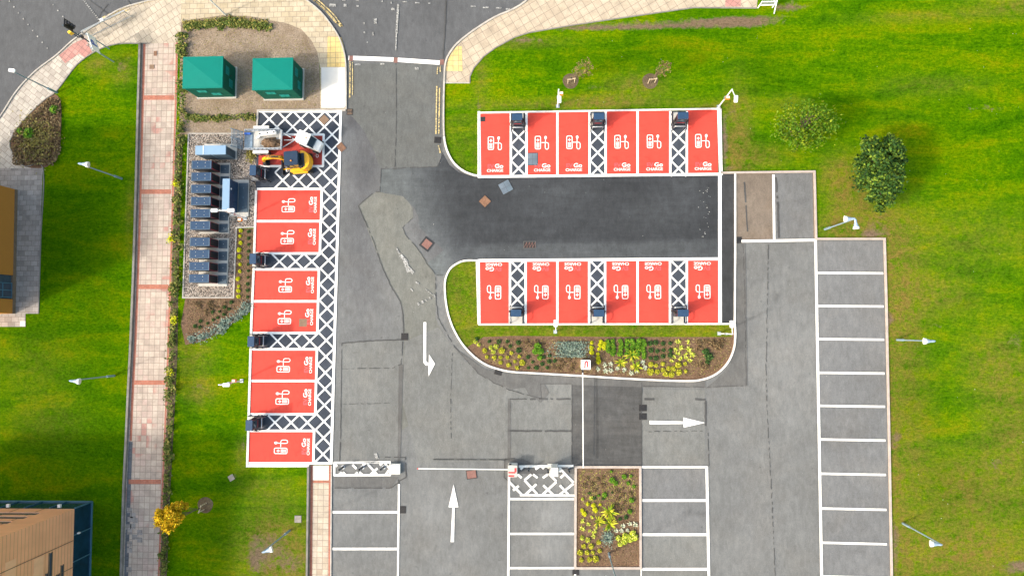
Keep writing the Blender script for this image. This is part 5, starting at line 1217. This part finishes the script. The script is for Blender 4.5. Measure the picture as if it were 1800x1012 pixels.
# ---- compact white utility vehicle
c = P(549, 254); o = thing('white_utility_vehicle', 'compact white utility vehicle with pale cab and windscreen parked beside the excavator', 'utility vehicle', c, R(-25)); o.scale = (.86, .90, .95)
for sx in (-.62, .72):
    for s_ in (-1, 1):
        w_ = MB().cyl((sx, s_*.40, .28), (sx, s_*.58, .28), .28, n=18).build('wheel', M['rubber'], o); MB().cyl((sx, s_*.56, .28), (sx, s_*.585, .28), .15, n=12).build('rim', M['galv'], w_)
MB().box((.05, 0, .42), (2.2, .80, .20)).build('chassis', M['navy_dark'], o)
b = MB().add([(-.95, -.5, .5), (.55, -.5, .5), (.55, .5, .5), (-.95, .5, .5), (-.95, -.5, 1.15), (.55, -.5, 1.15), (.55, .5, 1.15), (-.95, .5, 1.15)], [(3, 2, 1, 0), (4, 5, 6, 7), (0, 1, 5, 4), (1, 2, 6, 5), (2, 3, 7, 6), (3, 0, 4, 7)]).build('body', M['galv'], o, bev=.04)
bn = MB().add([(.5, -.48, .5), (1.25, -.44, .5), (1.25, .44, .5), (.5, .48, .5), (.5, -.48, 1.20), (1.22, -.42, .95), (1.22, .42, .95), (.5, .48, 1.20)], [(3, 2, 1, 0), (4, 5, 6, 7), (0, 1, 5, 4), (1, 2, 6, 5), (2, 3, 7, 6), (3, 0, 4, 7)]).build('bonnet', M['whitep'], o, bev=.05)
for s_ in (-1, 1): MB().cyl((1.20, s_*.30, .78), (1.26, s_*.30, .78), .09, n=12).build('headlight', M['lampw'], bn)
MB().box((.60, 0, 1.52), (.05, .84, .72), ry=-.42).build('windscreen', M['glass'], o)
MB().box((.02, 0, 1.5), (.9, .88, .66)).build('side_glass', M['winglass'], o)
fr = MB()
for s_ in (-1, 1):
    fr.cyl((.72, s_*.46, 1.18), (.42, s_*.46, 1.92), .035); fr.cyl((-.60, s_*.46, 1.1), (-.60, s_*.46, 1.92), .035)
fr.build('cab_frame', M['whitep'], o)
rf = MB().rbox((-.10, 0, 1.95), (1.16, 1.0, .10), .08).build('roof', M['whitep'], o); MB().cyl((.22, .05, 2.0), (.22, .05, 2.1), .05).build('beacon', M['orange'], rf)
MB().box((.72, 0, 1.24), (.08, .70, .06)).build('wiper_cowl', M['bluegrey'], o)

# ---- orange panelled buildings at the left
def bldg(name, label, corner_px, x_extent_px, y0_px, y1_px, H_, wallm):
    pass
# lower building: corner at (163, 880), glazed ground storey, terracotta above
c = P(163, 880.5); s1 = P(157, 1100); dirv = (s1-c).normalized(); ang = math.atan2(dirv.y, dirv.x)+math.pi/2
o = thing('terracotta_building', 'terracotta clad building with a blue glazed ground storey at bottom left', 'building', c, ang)
Wb, Db, z1, z2 = 17.0, 16.0, 1.95, 9.2
MB().box((-Wb/2, -Db/2, z1/2), (Wb-.1, Db-.1, z1)).build('glazed_storey', M['blueglass'], o)
fr = MB()
for k in range(9): y = -.03-k*1.93; fr.box((-.02, y, z1/2), (.09, .06, z1)); fr.box((-.06-k*1.93, -.02, z1/2), (.06, .09, z1))
fr.box((-.02, -Db/2, .06), (.12, Db, .10)); fr.box((-Wb/2, -.02, .06), (Wb, .12, .10)); fr.build('glazing_bars', M['blueframe'], o)
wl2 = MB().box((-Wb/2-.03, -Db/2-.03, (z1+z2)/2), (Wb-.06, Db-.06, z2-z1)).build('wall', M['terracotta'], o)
j = MB()
for k in range(1, 9): j.box((-.028, -k*1.93-.4, (z1+z2)/2), (.014, .035, z2-z1))
for k in range(1, 9): j.box((-k*1.93-.4, -.052, (z1+z2)/2), (.035, .014, z2-z1))
j.build('panel_joints', M['trunk'], wl2)
for y, z, L_, hh in ((-3.3, 4.3, 1.6, .22), (-4.6, 4.6, 1.6, .18), (-5.0, 3.5, 1.5, .18), (-6.0, 4.2, 1.5, .22), (-4.2, 3.1, .9, .18), (-6.0, 6.6, 1.6, .22)):
    f = MB().box((-.052, y, z), (.03, L_, hh)).build('window', M['winglass'], wl2); g = MB(); g.box((-.03, y, z-hh/2-.03), (.07, L_+.1, .05)); g.box((-.03, y, z+hh/2+.03), (.07, L_+.1, .05)); g.build('frame', M['trunk'], f)
for x, z, L_ in ((-3.6, 3.4, 3.6), (-3.9, 4.4, 4.0), (-3.2, 5.6, 2.2)):
    f = MB().box((x, -.052, z), (L_, .03, .38)).build('window', M['winglass'], wl2); MB().box((x, -.03, z-.22), (L_+.1, .07, .05)).build('sill', M['terracotta_flat'], f)
for y, L_, z in ((-3.2, 1.6, 4.5), (-5.6, 1.4, 5.8), (-2.6, 1.6, 7.0)): MB().box((-.047, y, z+.9), (.012, L_, .9)).build('flat_panel', M['terracotta_flat'], wl2)
MB().box((-Wb/2, -Db/2, z2+.1), (Wb+.1, Db+.1, .2)).build('roof', M['kerb_dark'], o)
for x in (-1.35, -5.3): MB().box((x, .10, 1.75), (.22, .22, .16)).build('wall_light', M['lampw'], o)
MB().box((.08, -1.9, 1.6), (.14, .10, .20)).build('wall_light', M['lampw'], o); MB().box((.08, -6.2, 1.6), (.14, .10, .20)).build('wall_light', M['lampw'], o)
# upper building
c = P(31, 334); s1 = P(27, 551); dirv = (s1-c).normalized(); ang = math.atan2(dirv.y, dirv.x)+math.pi/2; Db = (s1-c).length
o = thing('ochre_panelled_building', 'orange panelled building with a blue framed window at the left edge', 'building', c, ang)
yw0, yw1 = -(P(29, 484)-c).length, -(P(29, 526)-c).length; H2 = 9.0
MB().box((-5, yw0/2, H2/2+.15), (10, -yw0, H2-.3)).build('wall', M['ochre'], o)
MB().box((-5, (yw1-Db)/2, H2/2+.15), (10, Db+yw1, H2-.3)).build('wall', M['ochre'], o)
MB().box((-5.15, (yw0+yw1)/2, H2/2), (10, yw0-yw1, H2)).build('recessed_wall', M['slate'], o)
MB().box((-5, -Db/2, .15), (10.06, Db, .3)).build('plinth', M['trunk'], o)
f = MB().box((-.13, (yw0+yw1)/2-.25, 1.2), (.06, 1.15, 1.9)).build('window', M['winglass'], o)
g = MB(); yc_ = (yw0+yw1)/2-.25
for y in (-.55, 0, .55): g.box((-.09, yc_+y, 1.2), (.06, .07, 1.9))
for z in (.28, 1.2, 2.12): g.box((-.085, yc_, z), (.06, 1.15, .07))
g.build('frame', M['blueframe'], f)
MB().box((-5, -Db/2, H2+.02), (10.3, Db+.3, .15)).build('roof', M['kerb_dark'], o)

# ================================================================ VEGETATION
def leaf_mesh(name, pts, size, mat, up=.5, rs=NR, aspect=1.7):
    pts = np.asarray(pts, float); n = len(pts)
    nrm = rs.normal(size=(n, 3)); nrm /= np.linalg.norm(nrm, axis=1)[:, None]; nrm[:, 2] = np.abs(nrm[:, 2]) + up; nrm /= np.linalg.norm(nrm, axis=1)[:, None]
    a = np.cross(nrm, rs.normal(size=(n, 3))); a /= np.linalg.norm(a, axis=1)[:, None]; b_ = np.cross(nrm, a)
    s_ = (size*rs.uniform(.6, 1.4, n))[:, None]
    v = np.stack([pts-a*s_*aspect*.5, pts-b_*s_*.5, pts+a*s_*aspect*.5, pts+b_*s_*.5], 1).reshape(-1, 3)
    f = np.arange(n*4).reshape(n, 4)
    me = bpy.data.meshes.new(name); me.from_pydata(v.tolist(), [], f.tolist()); me.materials.append(mat); return me
def link(name, me, parent=None, loc=(0, 0, 0)):
    o = bpy.data.objects.new(name, me); COL.objects.link(o); o.location = loc
    if parent: o.parent = parent
    return o
def ball(n, r, zc_=0, sq=1, low=0, rs=NR):
    d = rs.normal(size=(n, 3)); d /= np.linalg.norm(d, axis=1)[:, None]; d[:, 2] = np.abs(d[:, 2]) if low == 0 else d[:, 2]
    q = d*(rs.uniform(.35, 1, n)**.6)[:, None]*r; q[:, 2] = q[:, 2]*sq+zc_; return q
def blades(name, n, r, w, mat, rs=NR, lift=.75, two=True):
    vs = []; fs = []
    for i in range(n):
        a = rs.uniform(0, 2*math.pi); el = rs.uniform(.15, 1.3); L = r*rs.uniform(.75, 1.1); d = Vector((math.cos(a)*math.cos(el), math.sin(a)*math.cos(el), math.sin(el)*lift)); s_ = Vector((-math.sin(a), math.cos(a), 0))*w/2
        p0 = Vector((0, 0, .03)); p1 = p0+d*L*.55; p2 = p0+d*L; p2.z -= L*.18; k = len(vs)
        vs += [p0-s_*.5, p0+s_*.5, p1+s_, p1-s_, p2]; fs += [(k, k+1, k+2, k+3), (k+3, k+2, k+4)]
    me = bpy.data.meshes.new(name); me.from_pydata([tuple(v) for v in vs], [], fs); me.materials.append(mat); return me
PR = {}
def protos(kind):
    if kind in PR: return PR[kind]
    L = []
    for k in range(3):
        if kind == 'mound': L.append(leaf_mesh('mound', ball(170, .25, .04, .85), .065, M['pl_yellow'], .5))
        if kind == 'olive': L.append(leaf_mesh('mound', ball(90, .22, .03, .8), .06, M['pl_spike'], .4))
        if kind == 'acid': L.append(leaf_mesh('tuft', ball(130, .22, .04, .9), .07, M['pl_bright'], .6))
        if kind == 'lime': L.append(leaf_mesh('bush', ball(150, .22, .05, 1.0), .075, M['pl_lime'], .6))
        if kind == 'dark': L.append(leaf_mesh('bush', ball(110, .19, .03, .9), .06, M['pl_dark'], .4))
        if kind == 'heath': L.append(leaf_mesh('bush', ball(90, .22, .02, .7), .05, M['pl_brown'], .3))
        if kind == 'pale': L.append(blades('tuft', 26, .26, .05, M['pl_spike']))
        if kind == 'white': L.append(blades('tuft', 34, .27, .06, M['pl_white']))
        if kind == 'sword': L.append(blades('sword', 40, .82, .095, M['pl_sword']))
        if kind == 'gold': L.append(leaf_mesh('bush', ball(120, .26, .05, .9), .085, M['pl_spike'], .6))
    PR[kind] = L; return L
def plants(kind, pts, name, look, cat, where, group, s0=1.0, z=.03):
    P_ = protos(kind); pts = sorted(pts, key=lambda p: (p[0]+p[1]*.01)); n = len(pts)
    for i, p in enumerate(pts):
        o = link(name, rnd.choice(P_), None, P(p[0], p[1], z)); k = (p[2] if len(p) > 2 else 1)*s0*rnd.uniform(.72, 1.02)*(.84 if kind in ('mound', 'acid') else 1)
        o.rotation_euler = (0, 0, rnd.uniform(0, 6.28)); o.scale = (k, k, k)
        lab = '%s %s' % (look, where)
        if n > 1: lab += ', leftmost' if i == 0 else ', rightmost' if i == n-1 else ', %s from left' % ORD[i] if i < 20 else ', %s from right' % ORD[n-1-i]
        if len(lab.split()) > 16: print('LONG', lab)
        tag(o, lab, cat, group)
g1 = 'plants in the curved island bed'
plants('mound', [(852, 616), (856, 627), (869, 628), (882, 616, 1.35), (880, 628), (880, 637), (892, 628), (899, 620), (894, 641, 1.2), (905, 635, .8), (913, 626), (918, 637, 1.2), (909, 646)], 'mounded_plant', 'yellow mounded plant', 'plant', 'at the left end of the curved bed', 'yellow mounded plants', .95)
plants('olive', [(872, 609), (863, 610), (867, 618), (842, 606), (836, 600)], 'mounded_plant', 'small olive yellow plant', 'plant', 'above the left yellow mounds', 'small olive plants')
plants('dark', [(877, 600), (892, 600), (897, 608), (911, 602), (912, 615, 1.2), (860, 600), (838, 596)], 'leafy_plant', 'small dark green plant', 'plant', 'near the upper edge of the curved bed', 'dark green plants by the verge')
plants('dark', [(928, 627), (936, 636), (929, 646), (943, 646), (953, 639), (965, 635), (962, 646), (975, 634), (966, 625), (956, 627)], 'leafy_plant', 'round dark green plant', 'plant', 'in the lower left of the curved bed', 'round dark green plants', .9)
plants('heath', [(985, 633), (992, 639), (1001, 632), (1008, 640), (984, 645), (995, 628), (1012, 628), (1004, 648), (975, 645), (925, 600), (932, 606), (943, 600), (955, 603)], 'heath_plant', 'sparse brown heath plant', 'plant', 'left of the white barrier housing', 'brown heath plants')
plants('lime', [(945, 608, 1.2), (950, 617, 1.4), (941, 617, 1.3), (949, 628, 1.1)], 'leafy_plant', 'loose green plant', 'plant', 'in the middle left of the curved bed', 'loose green plants')
plants('acid', [(1040, 602), (1039, 611, 1.2), (1040, 619)], 'bright_plant', 'acid yellow plant', 'plant', 'in the first bright column of the curved bed', 'acid yellow plants')
plants('acid', [(1056, 600), (1055, 606), (1053, 613), (1051, 622), (1051, 629), (1052, 635, 1.1), (1062, 604), (1062, 611)], 'bright_plant', 'acid yellow plant', 'plant', 'right of the barrier housing', 'acid yellow plants right of the housing')
for j, (x, y1_) in enumerate(((1069, 618), (1078, 624), (1091, 622), (1102, 620), (1112, 620), (1122, 624), (1131, 630))):
    plants('lime', [(x+rnd.uniform(-1.5, 1.5), 599+k*5.6) for k in range(int((y1_-597)/5.6)+1)], 'row_plant', 'fresh green plant', 'plant', 'in the %s green row of the curved bed' % ORD[j], 'fresh green row plants')
plants('dark', [(1143, 603), (1152, 602), (1165, 603), (1178, 603), (1144, 615), (1155, 617), (1166, 615), (1178, 615), (1143, 629), (1153, 629), (1165, 626), (1178, 624)], 'leafy_plant', 'deep green plant', 'plant', 'in the spaced grid of the curved bed', 'deep green grid plants', 1.05)
plants('pale', [(1192, 600), (1209, 600), (1187, 614), (1197, 611), (1211, 614), (1192, 621), (1205, 623), (1185, 627), (1196, 629), (1206, 628), (1216, 623), (1213, 633), (1181, 634)], 'striped_plant', 'pale striped spiky plant', 'plant', 'right of the deep green grid', 'pale striped plants', 1.15)
plants('mound', [(1144, 640), (1153, 642), (1165, 639), (1143, 653, 1.35), (1155, 653), (1165, 650), (1175, 647), (1183, 648), (1170, 657, 1.1), (1180, 658, 1.35), (1192, 641, 1.35), (1204, 639), (1193, 654, 1.15), (1205, 652)], 'mounded_plant', 'yellow mounded plant', 'plant', 'at the right end of the curved bed', 'yellow mounded plants right', .95)
plants('sword', [(1111, 623), (1091, 636, .95), (1118, 643, 1.05)], 'sword_leaved_plant', 'large striped sword leaved plant', 'plant', 'in the middle of the curved bed', 'sword leaved plants')
plants('white', [(1051, 648), (1063, 641), (1064, 652), (1073, 640), (1074, 650), (1085, 648), (1097, 650), (1110, 655), (1119, 652), (1130, 637), (1134, 646)], 'variegated_plant', 'cream variegated plant', 'plant', 'at the lower edge of the curved bed', 'cream variegated plants', 1.1)
plants('heath', [(1229, 602, 1.3), (1240, 600), (1252, 603, 1.4), (1262, 608, 1.3), (1228, 612), (1230, 640, 1.2), (1240, 643), (1268, 600)], 'heath_plant', 'dark brown heath plant', 'plant', 'at the rounded right corner of the curved bed', 'brown heath plants at the corner', 1.2)
plants('dark', [(1240, 618, 1.5), (1246, 627, 1.5), (1243, 637, 1.1)], 'leafy_plant', 'feathery green plant', 'plant', 'at the rounded right corner of the curved bed', 'feathery green plants', 1.1)
# square bed
plants('sword', [(1071, 898, 1.1), (1052, 915, .9), (1071, 919, 1.05)], 'sword_leaved_plant', 'large striped sword leaved plant', 'plant', 'in the middle of the square bed', 'sword leaved plants in the square bed', z=.07)
plants('mound', [(1052, 952, 1.2), (1026, 959), (1039, 959, 1.15), (1020, 970, 1.15), (1032, 970, 1.1), (1042, 970, .9), (1054, 967), (1022, 983), (1036, 982, 1.15), (1047, 981, 1.3)], 'mounded_plant', 'yellow mounded plant', 'plant', 'at the lower left of the square bed', 'yellow mounded plants in the square bed', .95, z=.07)
plants('olive', [(1023, 944), (1033, 948), (1024, 876, .8), (1039, 875, .8)], 'mounded_plant', 'small olive yellow plant', 'plant', 'at the left side of the square bed', 'small olive plants in the square bed', z=.07)
plants('acid', [(1033, 885), (1043, 887, 1.1), (1046, 895, 1.2), (1055, 886, .8), (1023, 896, .8), (1027, 902)], 'bright_plant', 'acid yellow plant', 'plant', 'at the upper left of the square bed', 'acid yellow plants in the square bed', z=.07)
plants('lime', [(1076, 843, 1.1), (1082, 848), (1097, 837), (1109, 836, .7), (1104, 848, .7), (1114, 854, .7), (1063, 869, .9), (1110, 878), (1107, 898, .8), (1074, 828, .6), (1052, 870, .6)], 'leafy_plant', 'fresh green plant', 'plant', 'in the upper half of the square bed', 'fresh green plants in the square bed', z=.07)
plants('pale', [(1024, 915), (1034, 920), (1024, 928), (1036, 932), (1045, 933), (1043, 941), (1040, 908), (1048, 926)], 'striped_plant', 'small striped spiky plant', 'plant', 'left of the swords in the square bed', 'small striped plants', z=.07)
plants('white', [(1095, 923), (1107, 919), (1117, 921, 1.2), (1083, 932), (1092, 932), (1103, 931)], 'variegated_plant', 'cream white variegated plant', 'plant', 'at the right of the square bed', 'cream plants in the square bed', 1.05, z=.07)
plants('gold', [(1087, 945), (1090, 955), (1097, 950), (1104, 943), (1112, 936), (1108, 948), (1099, 941), (1115, 943)], 'golden_plant', 'golden green leafy plant', 'plant', 'below the cream plants in the square bed', 'golden green plants', z=.07)
plants('dark', [(1090, 911), (1100, 908), (1036, 866, .8), (1045, 874, .8), (1060, 876, .8), (1076, 865, .7)], 'leafy_plant', 'dark green plant', 'plant', 'around the middle of the square bed', 'dark green plants in the square bed', z=.07)
plants('heath', [(1085, 862), (1095, 868), (1086, 876), (1098, 882), (1108, 866), (1092, 892), (1083, 888), (1104, 890), (1094, 858, .8), (1040, 850), (1050, 842), (1032, 840), (1046, 860), (1028, 852), (1060, 852), (1060, 838, .8)], 'heath_plant', 'thin brown heath plant', 'plant', 'in the upper half of the square bed', 'thin heath plants', z=.07)
# strip by the gravel
plants('acid', [(424, 405.5, 1.2), (422.5, 415), (423.5, 427), (421, 439, 1.3), (421.5, 451), (422.5, 465, 1.1), (422, 477), (419, 490), (420, 503), (419.8, 511, 1.1), (420, 521, 1.2)][:11], 'flowering_plant', 'bright yellow flowering plant', 'plant', 'in the strip right of the gravel', 'yellow flowering plants by the gravel', .95)
plants('dark', [(437.5-k*.18, 407+k*11.5) for k in range(11)], 'leafy_plant', 'small dark green plant', 'plant', 'beside the left bay kerb', 'dark green plants by the left bays', .8)
plants('dark', [(407, 531), (395, 540), (403, 543), (386, 547), (394, 552), (374, 548), (383, 558), (375, 562), (365, 568), (353, 564), (343, 573), (352, 575)], 'leafy_plant', 'round dark green plant', 'plant', 'above the silver planting', 'round dark plants above the silver planting', .85)
plants('heath', [(330+rnd.uniform(0, 70), 530+rnd.uniform(0, 22)) for k in range(18)], 'heath_plant', 'brown heath plant', 'plant', 'below the gravel yard', 'heath plants below the gravel', .9)
plants('lime', [(98, 194, 1.8), (55, 236, 2.1), (38, 231, 1.3)], 'shrub', 'round green shrub', 'shrub', 'in the brown bed at far left', 'round shrubs at far left', z=.02)
def mass(name, label, cat, pts, size, mat, z=.03, hgt=.2, up=.5):
    q = [tuple(P(x, y, z+rnd.uniform(0, hgt))) for x, y in pts]; o = link(name, leaf_mesh(name, q, size, M[mat], up)); o['kind'] = 'stuff'; tag(o, label, cat); return o
def pts_in(n, f): return [f() for _ in range(n)]
def band(line_, w, n, clump=.0, seed=1):
    r = random.Random(seed); L = [0]
    for a, b_ in zip(line_[:-1], line_[1:]): L.append(L[-1]+math.hypot(b_[0]-a[0], b_[1]-a[1]))
    out = []; cl = [(r.uniform(0, L[-1]), r.gauss(0, w*.35), r.uniform(3, 7)) for _ in range(int(L[-1]/7))]
    for _ in range(n):
        if r.random() < clump: c_ = r.choice(cl); t = c_[0]+r.gauss(0, c_[2]*.5); d = c_[1]+r.gauss(0, c_[2]*.4)
        else: t = r.uniform(0, L[-1]); d = r.gauss(0, w*.4)
        t = min(max(t, 0), L[-1]-.01); k = max(i for i in range(len(L)-1) if L[i] <= t); (ax, ay), (bx, by) = line_[k], line_[k+1]; s_ = L[k+1]-L[k]; u = (t-L[k])/s_
        nx_, ny_ = -(by-ay)/s_, (bx-ax)/s_; out.append((ax+(bx-ax)*u+nx_*d, ay+(by-ay)*u+ny_*d))
    return out
mass('silver_ground_cover', 'silver green ground cover in the curved bed left of the barrier housing', 'ground cover', [(rnd.gauss(1004, 15), rnd.uniform(600, 628)) for _ in range(1500)] , .07, 'pl_grey')
mass('silver_ground_cover', 'diagonal silver green ground cover below the gravel yard', 'ground cover', band([(330, 598), (360, 588), (395, 570), (425, 548), (442, 532)], 12, 1800, .7, 4), .08, 'pl_grey')
mass('silver_ground_cover', 'silver green clump below the sword leaved plants in the square bed', 'ground cover', [(rnd.gauss(1068, 5), rnd.gauss(944, 6)) for _ in range(350)], .07, 'pl_grey', .07)
mass('heather_ground_cover', 'brown olive heather covering the shrub bed at far left', 'ground cover', [p for p in [(rnd.uniform(22, 106), rnd.uniform(172, 290)) for _ in range(4500)] if (p[0]-18)*.95+(p[1]-250) > -14 and p[0]+p[1]*.5 < 240 and (p[0]-70)/60 > -1+max(0, (p[1]-270))/90], .10, 'pl_brown', .03, .25)
mass('heather_ground_cover', 'olive and straw tufts among the brown heather at far left', 'ground cover', [(rnd.gauss(62, 16), rnd.gauss(245, 18)) for _ in range(1200)],   .10, 'leaf_olive', .1, .25)
mass('verge_plants', 'green fringe of low plants along the top of the kiosk plot', 'ground cover', band([(322, 48), (350, 44), (400, 40), (440, 44), (478, 48)], 9, 3200, .6, 7), .10, 'hedge', .02, .25)
mass('verge_plants', 'low green plants in the soil below the left kiosk', 'ground cover', band([(325, 206), (350, 208), (385, 208), (420, 206), (448, 207)], 6, 1500, .75, 8), .10, 'hedge', .02, .2)
mass('verge_plants', 'straw coloured weeds along the top of the kiosk plot', 'ground cover', band([(322, 42), (400, 33), (470, 40)], 6, 900, .5, 12), .09, 'leaf_olive', .02, .1)
mass('verge_plants', 'yellow green weeds at the gravel beside the trailer', 'ground cover', [(rnd.gauss(441, 4), rnd.gauss(272, 6)) for _ in range(260)], .09, 'leaf_olive', .02, .2)
# hedge along the footpath: three lengths
def hedge(line_, n, label, seed):
    q = band(line_, 11, n, .8, seed); pts = [tuple(P(x, y, abs(rnd.gauss(0, .22)))) for x, y in q]
    o = thing('hedge', label, 'hedge', (0, 0, 0), 0, 'broken hedge along the footpath'); link('foliage', leaf_mesh('foliage', pts, .11, M['hedge'], .5), o)
    st = MB()
    for k in range(0, len(q), max(1, len(q)//30)): c = P(*q[k]); st.cyl((c.x, c.y, 0), (c.x+rnd.uniform(-.08, .08), c.y, .35), .012, n=4)
    st.build('stem', M['trunk'], o)
hedge([(318, 58), (320, 110), (321, 160), (319, 232)], 1500, 'upper length of broken green hedge between the footpath and the kiosks', 21)
hedge([(317, 236), (313, 330), (309, 430), (306, 520)], 2000, 'middle length of broken green hedge beside the gravel yard', 22)
hedge([(305, 522), (301, 640), (297, 760), (292, 880), (286, 1012)], 3000, 'lower length of broken green hedge along the footpath by the lawn', 23)
mass('yellow_weeds', 'small bright yellow weeds in the footpath hedge', 'ground cover', [(rnd.gauss(a, 3), rnd.gauss(b_, 3)) for a, b_ in ((308, 323), (305, 560), (306, 562), (300, 420), (299, 655)) for _ in range(60)], .10, 'pl_bright', .1, .3)

# ---- trees
def tree(name, label, cat, bpx, h, trunk_r, crowns, mat, leaf, nleaf, limbs=7, lean=(0, 0), group=None, up=.25, seed=1, clump=None):
    rs = np.random.RandomState(seed); rr = random.Random(seed); c = P(*bpx); o = thing(name, label, cat, c, 0, group)
    t = MB(); top = Vector((lean[0], lean[1], h*.75)); t.tube([(0, 0, 0), (lean[0]*.3, lean[1]*.3, h*.3), top*.8, top], [trunk_r, trunk_r*.8, trunk_r*.5, trunk_r*.3], 7)
    cen = []
    tot = sum(k[3]*k[4]*k[5] for k in crowns); pts = []
    for (cx, cy, cz, rx, ry, rz_) in crowns:
        nc = max(4, int((clump or 36)*rx*ry*rz_/tot))
        for _ in range(nc):
            d = rs.normal(size=3); d /= np.linalg.norm(d); q = rs.uniform(.45, 1)**.7; p = np.array([cx+d[0]*rx*q, cy+d[1]*ry*q, cz+d[2]*rz_*q]); cen.append(p)
            m_ = max(4, int(nleaf/ (clump or 36))); sp = min(rx, ry)*rs.uniform(.08, .22)
            pts.append(p+rs.normal(size=(m_, 3))*sp*np.array([1, 1, .7]))
    for k in rr.sample(range(len(cen)), min(limbs, len(cen))):
        p = Vector(cen[k]); s_ = Vector((lean[0]*.5, lean[1]*.5, h*rr.uniform(.25, .6))); m_ = (s_+p)/2+Vector((rr.uniform(-.2, .2), rr.uniform(-.2, .2), .1)); t.tube([s_, m_, p], [trunk_r*.45, trunk_r*.3, trunk_r*.12], 5)
    t.build('trunk', M['trunk'], o); link('crown', leaf_mesh('crown', np.concatenate(pts), leaf, M[mat], up, rs), o); return o
tree('dense_tree', 'dense dark green tree standing on the right lawn with its long shadow', 'tree', (1514, 318), 4.6, .12, [(.15, -1.75, 2.3, .85, .9, 1.5), (.1, -.3, 2.6, 1.35, 1.3, 1.7), (.2, 1.0, 2.6, 1.65, 1.0, 1.6), (-.5, 1.7, 2.5, .7, .9, 1.1), (1.2, 1.9, 2.4, .6, .9, 1.0)], 'leaf_dark', .13, 13000, 14, seed=4, clump=150)
tree('feathery_tree', 'light feathery green tree on the lawn near the upper right bays', 'tree', (1392, 238), 4.0, .07, [(.1, .1, 2.4, 2.2, 1.6, 1.3), (-.3, -.9, 2.0, .9, .9, .8)], 'leaf_mid', .10, 3600, 40, seed=9, clump=150)
tree('yellow_tree', 'golden yellow young tree leaning over the footpath at lower left', 'tree', (365, 886), 3.4, .035, [(-1.35, -.25, 3.1, .85, .75, .8), (-.75, .25, 3.0, .8, .6, .7)], 'leaf_yel', .11, 6500, 12, (-.35, -.1), seed=3, clump=60)
tree('bare_sapling', 'thin staked sapling with sparse leaves, left of two on the upper lawn', 'tree', (1003, 145), 2.9, .03, [(.85, .20, 2.2, .75, .65, .8)], 'leaf_brown', .07, 380, 14, (.35, .1), 'staked saplings on the upper lawn', seed=5, clump=36)
tree('bare_sapling', 'thin staked sapling with sparse leaves, right of two on the upper lawn', 'tree', (1143, 146), 2.9, .03, [(.65, .25, 2.2, .55, .55, .8)], 'leaf_brown', .07, 300, 14, (.3, .1), 'staked saplings on the upper lawn', seed=6, clump=36)
def stake(px, py, rz, label):
    o = thing('tree_stake', label, 'stake', P(px, py), R(rz), 'timber tree stakes')
    for s_ in (-1, 1): MB().cyl((s_*.26, 0, 0), (s_*.26, 0, .9), .035, n=8).build('post', M['wood'], o)
    MB().box((0, 0, .82), (.62, .05, .10)).build('crossbar', M['wood'], o); MB().box((0, .05, .86), (.12, .10, .06)).build('tree_tie', M['rubber'], o)
stake(1004, 146, 8, 'timber stake frame in the left dark tree pit on the upper lawn'); stake(1145, 146, 6, 'timber stake frame in the right brown tree pit on the upper lawn'); stake(361, 889, 72, 'timber stake frame in the dark pit beside the yellow tree')
# small litter and daisies
for x, y in ((1071, 91), (1175, 35), (1085, 43), (1447, 49), (859, 601), (1012, 646), (745, 606), (1112, 318), (1107, 312)):
    pass
fl = [(rnd.uniform(300, 1800), rnd.uniform(0, 1012)) for _ in range(900)]
fl = [p for p in fl if (p[0] > 1575 or (850 < p[0] and p[1] < 185 and p[1] > 60) or (1310 < p[0] and 30 < p[1] < 295)) and rnd.random() < .35]
mass('daisies', 'tiny pale daisies scattered in the mown lawn', 'flowers', fl, .035, 'pl_white', .02, .02, 2.0)

def litter(name, label, poly_px, n, size, mat, z, seed):
    r = random.Random(seed); xs_ = [p[0] for p in poly_px]; ys_ = [p[1] for p in poly_px]; out = []
    while len(out) < n:
        x, y = r.uniform(min(xs_), max(xs_)), r.uniform(min(ys_), max(ys_)); ins = False
        for i in range(len(poly_px)):
            (xa, ya), (xb, yb) = poly_px[i], poly_px[i-1]
            if (ya > y) != (yb > y) and x < (xb-xa)*(y-ya)/(yb-ya)+xa: ins = not ins
        if ins: out.append((x, y))
    return mass(name, label, 'plant litter', out, size, mat, z, .03, 1.5)
isl_bed = [(838, 596), (1286, 594), (1283, 620), (1268, 645), (1240, 660), (1120, 660), (1000, 654), (900, 647), (860, 636)]
litter('plant_litter', 'straw coloured twigs and litter over the curved island bed', isl_bed, 3200, .07, 'pl_brown', .035, 31)
litter('plant_litter', 'green brown litter between the plants of the curved bed', isl_bed, 1500, .05, 'leaf_olive', .035, 32)
sq = [(1016, 824), (1121, 824), (1122, 993), (1015, 993)]
litter('plant_litter', 'brown litter over the square bed', sq, 2200, .06, 'pl_brown', .065, 33)
litter('plant_litter', 'olive weeds over the upper half of the square bed', [(1016, 826), (1121, 826), (1116, 905), (1030, 905)], 900, .07, 'leaf_olive', .065, 34)
litter('plant_litter', 'brown litter on the bed below the gravel yard', [(328, 526), (412, 526), (416, 404), (447, 404), (440, 525), (400, 560), (330, 590)], 1800, .06, 'pl_brown', .02, 35)
litter('plant_litter', 'pale twigs and stones over the kiosk plot', [(322, 60), (470, 50), (545, 75), (558, 110), (560, 190), (455, 192), (450, 230), (325, 232)], 1500, .05, 'leaf_olive', .016, 36)
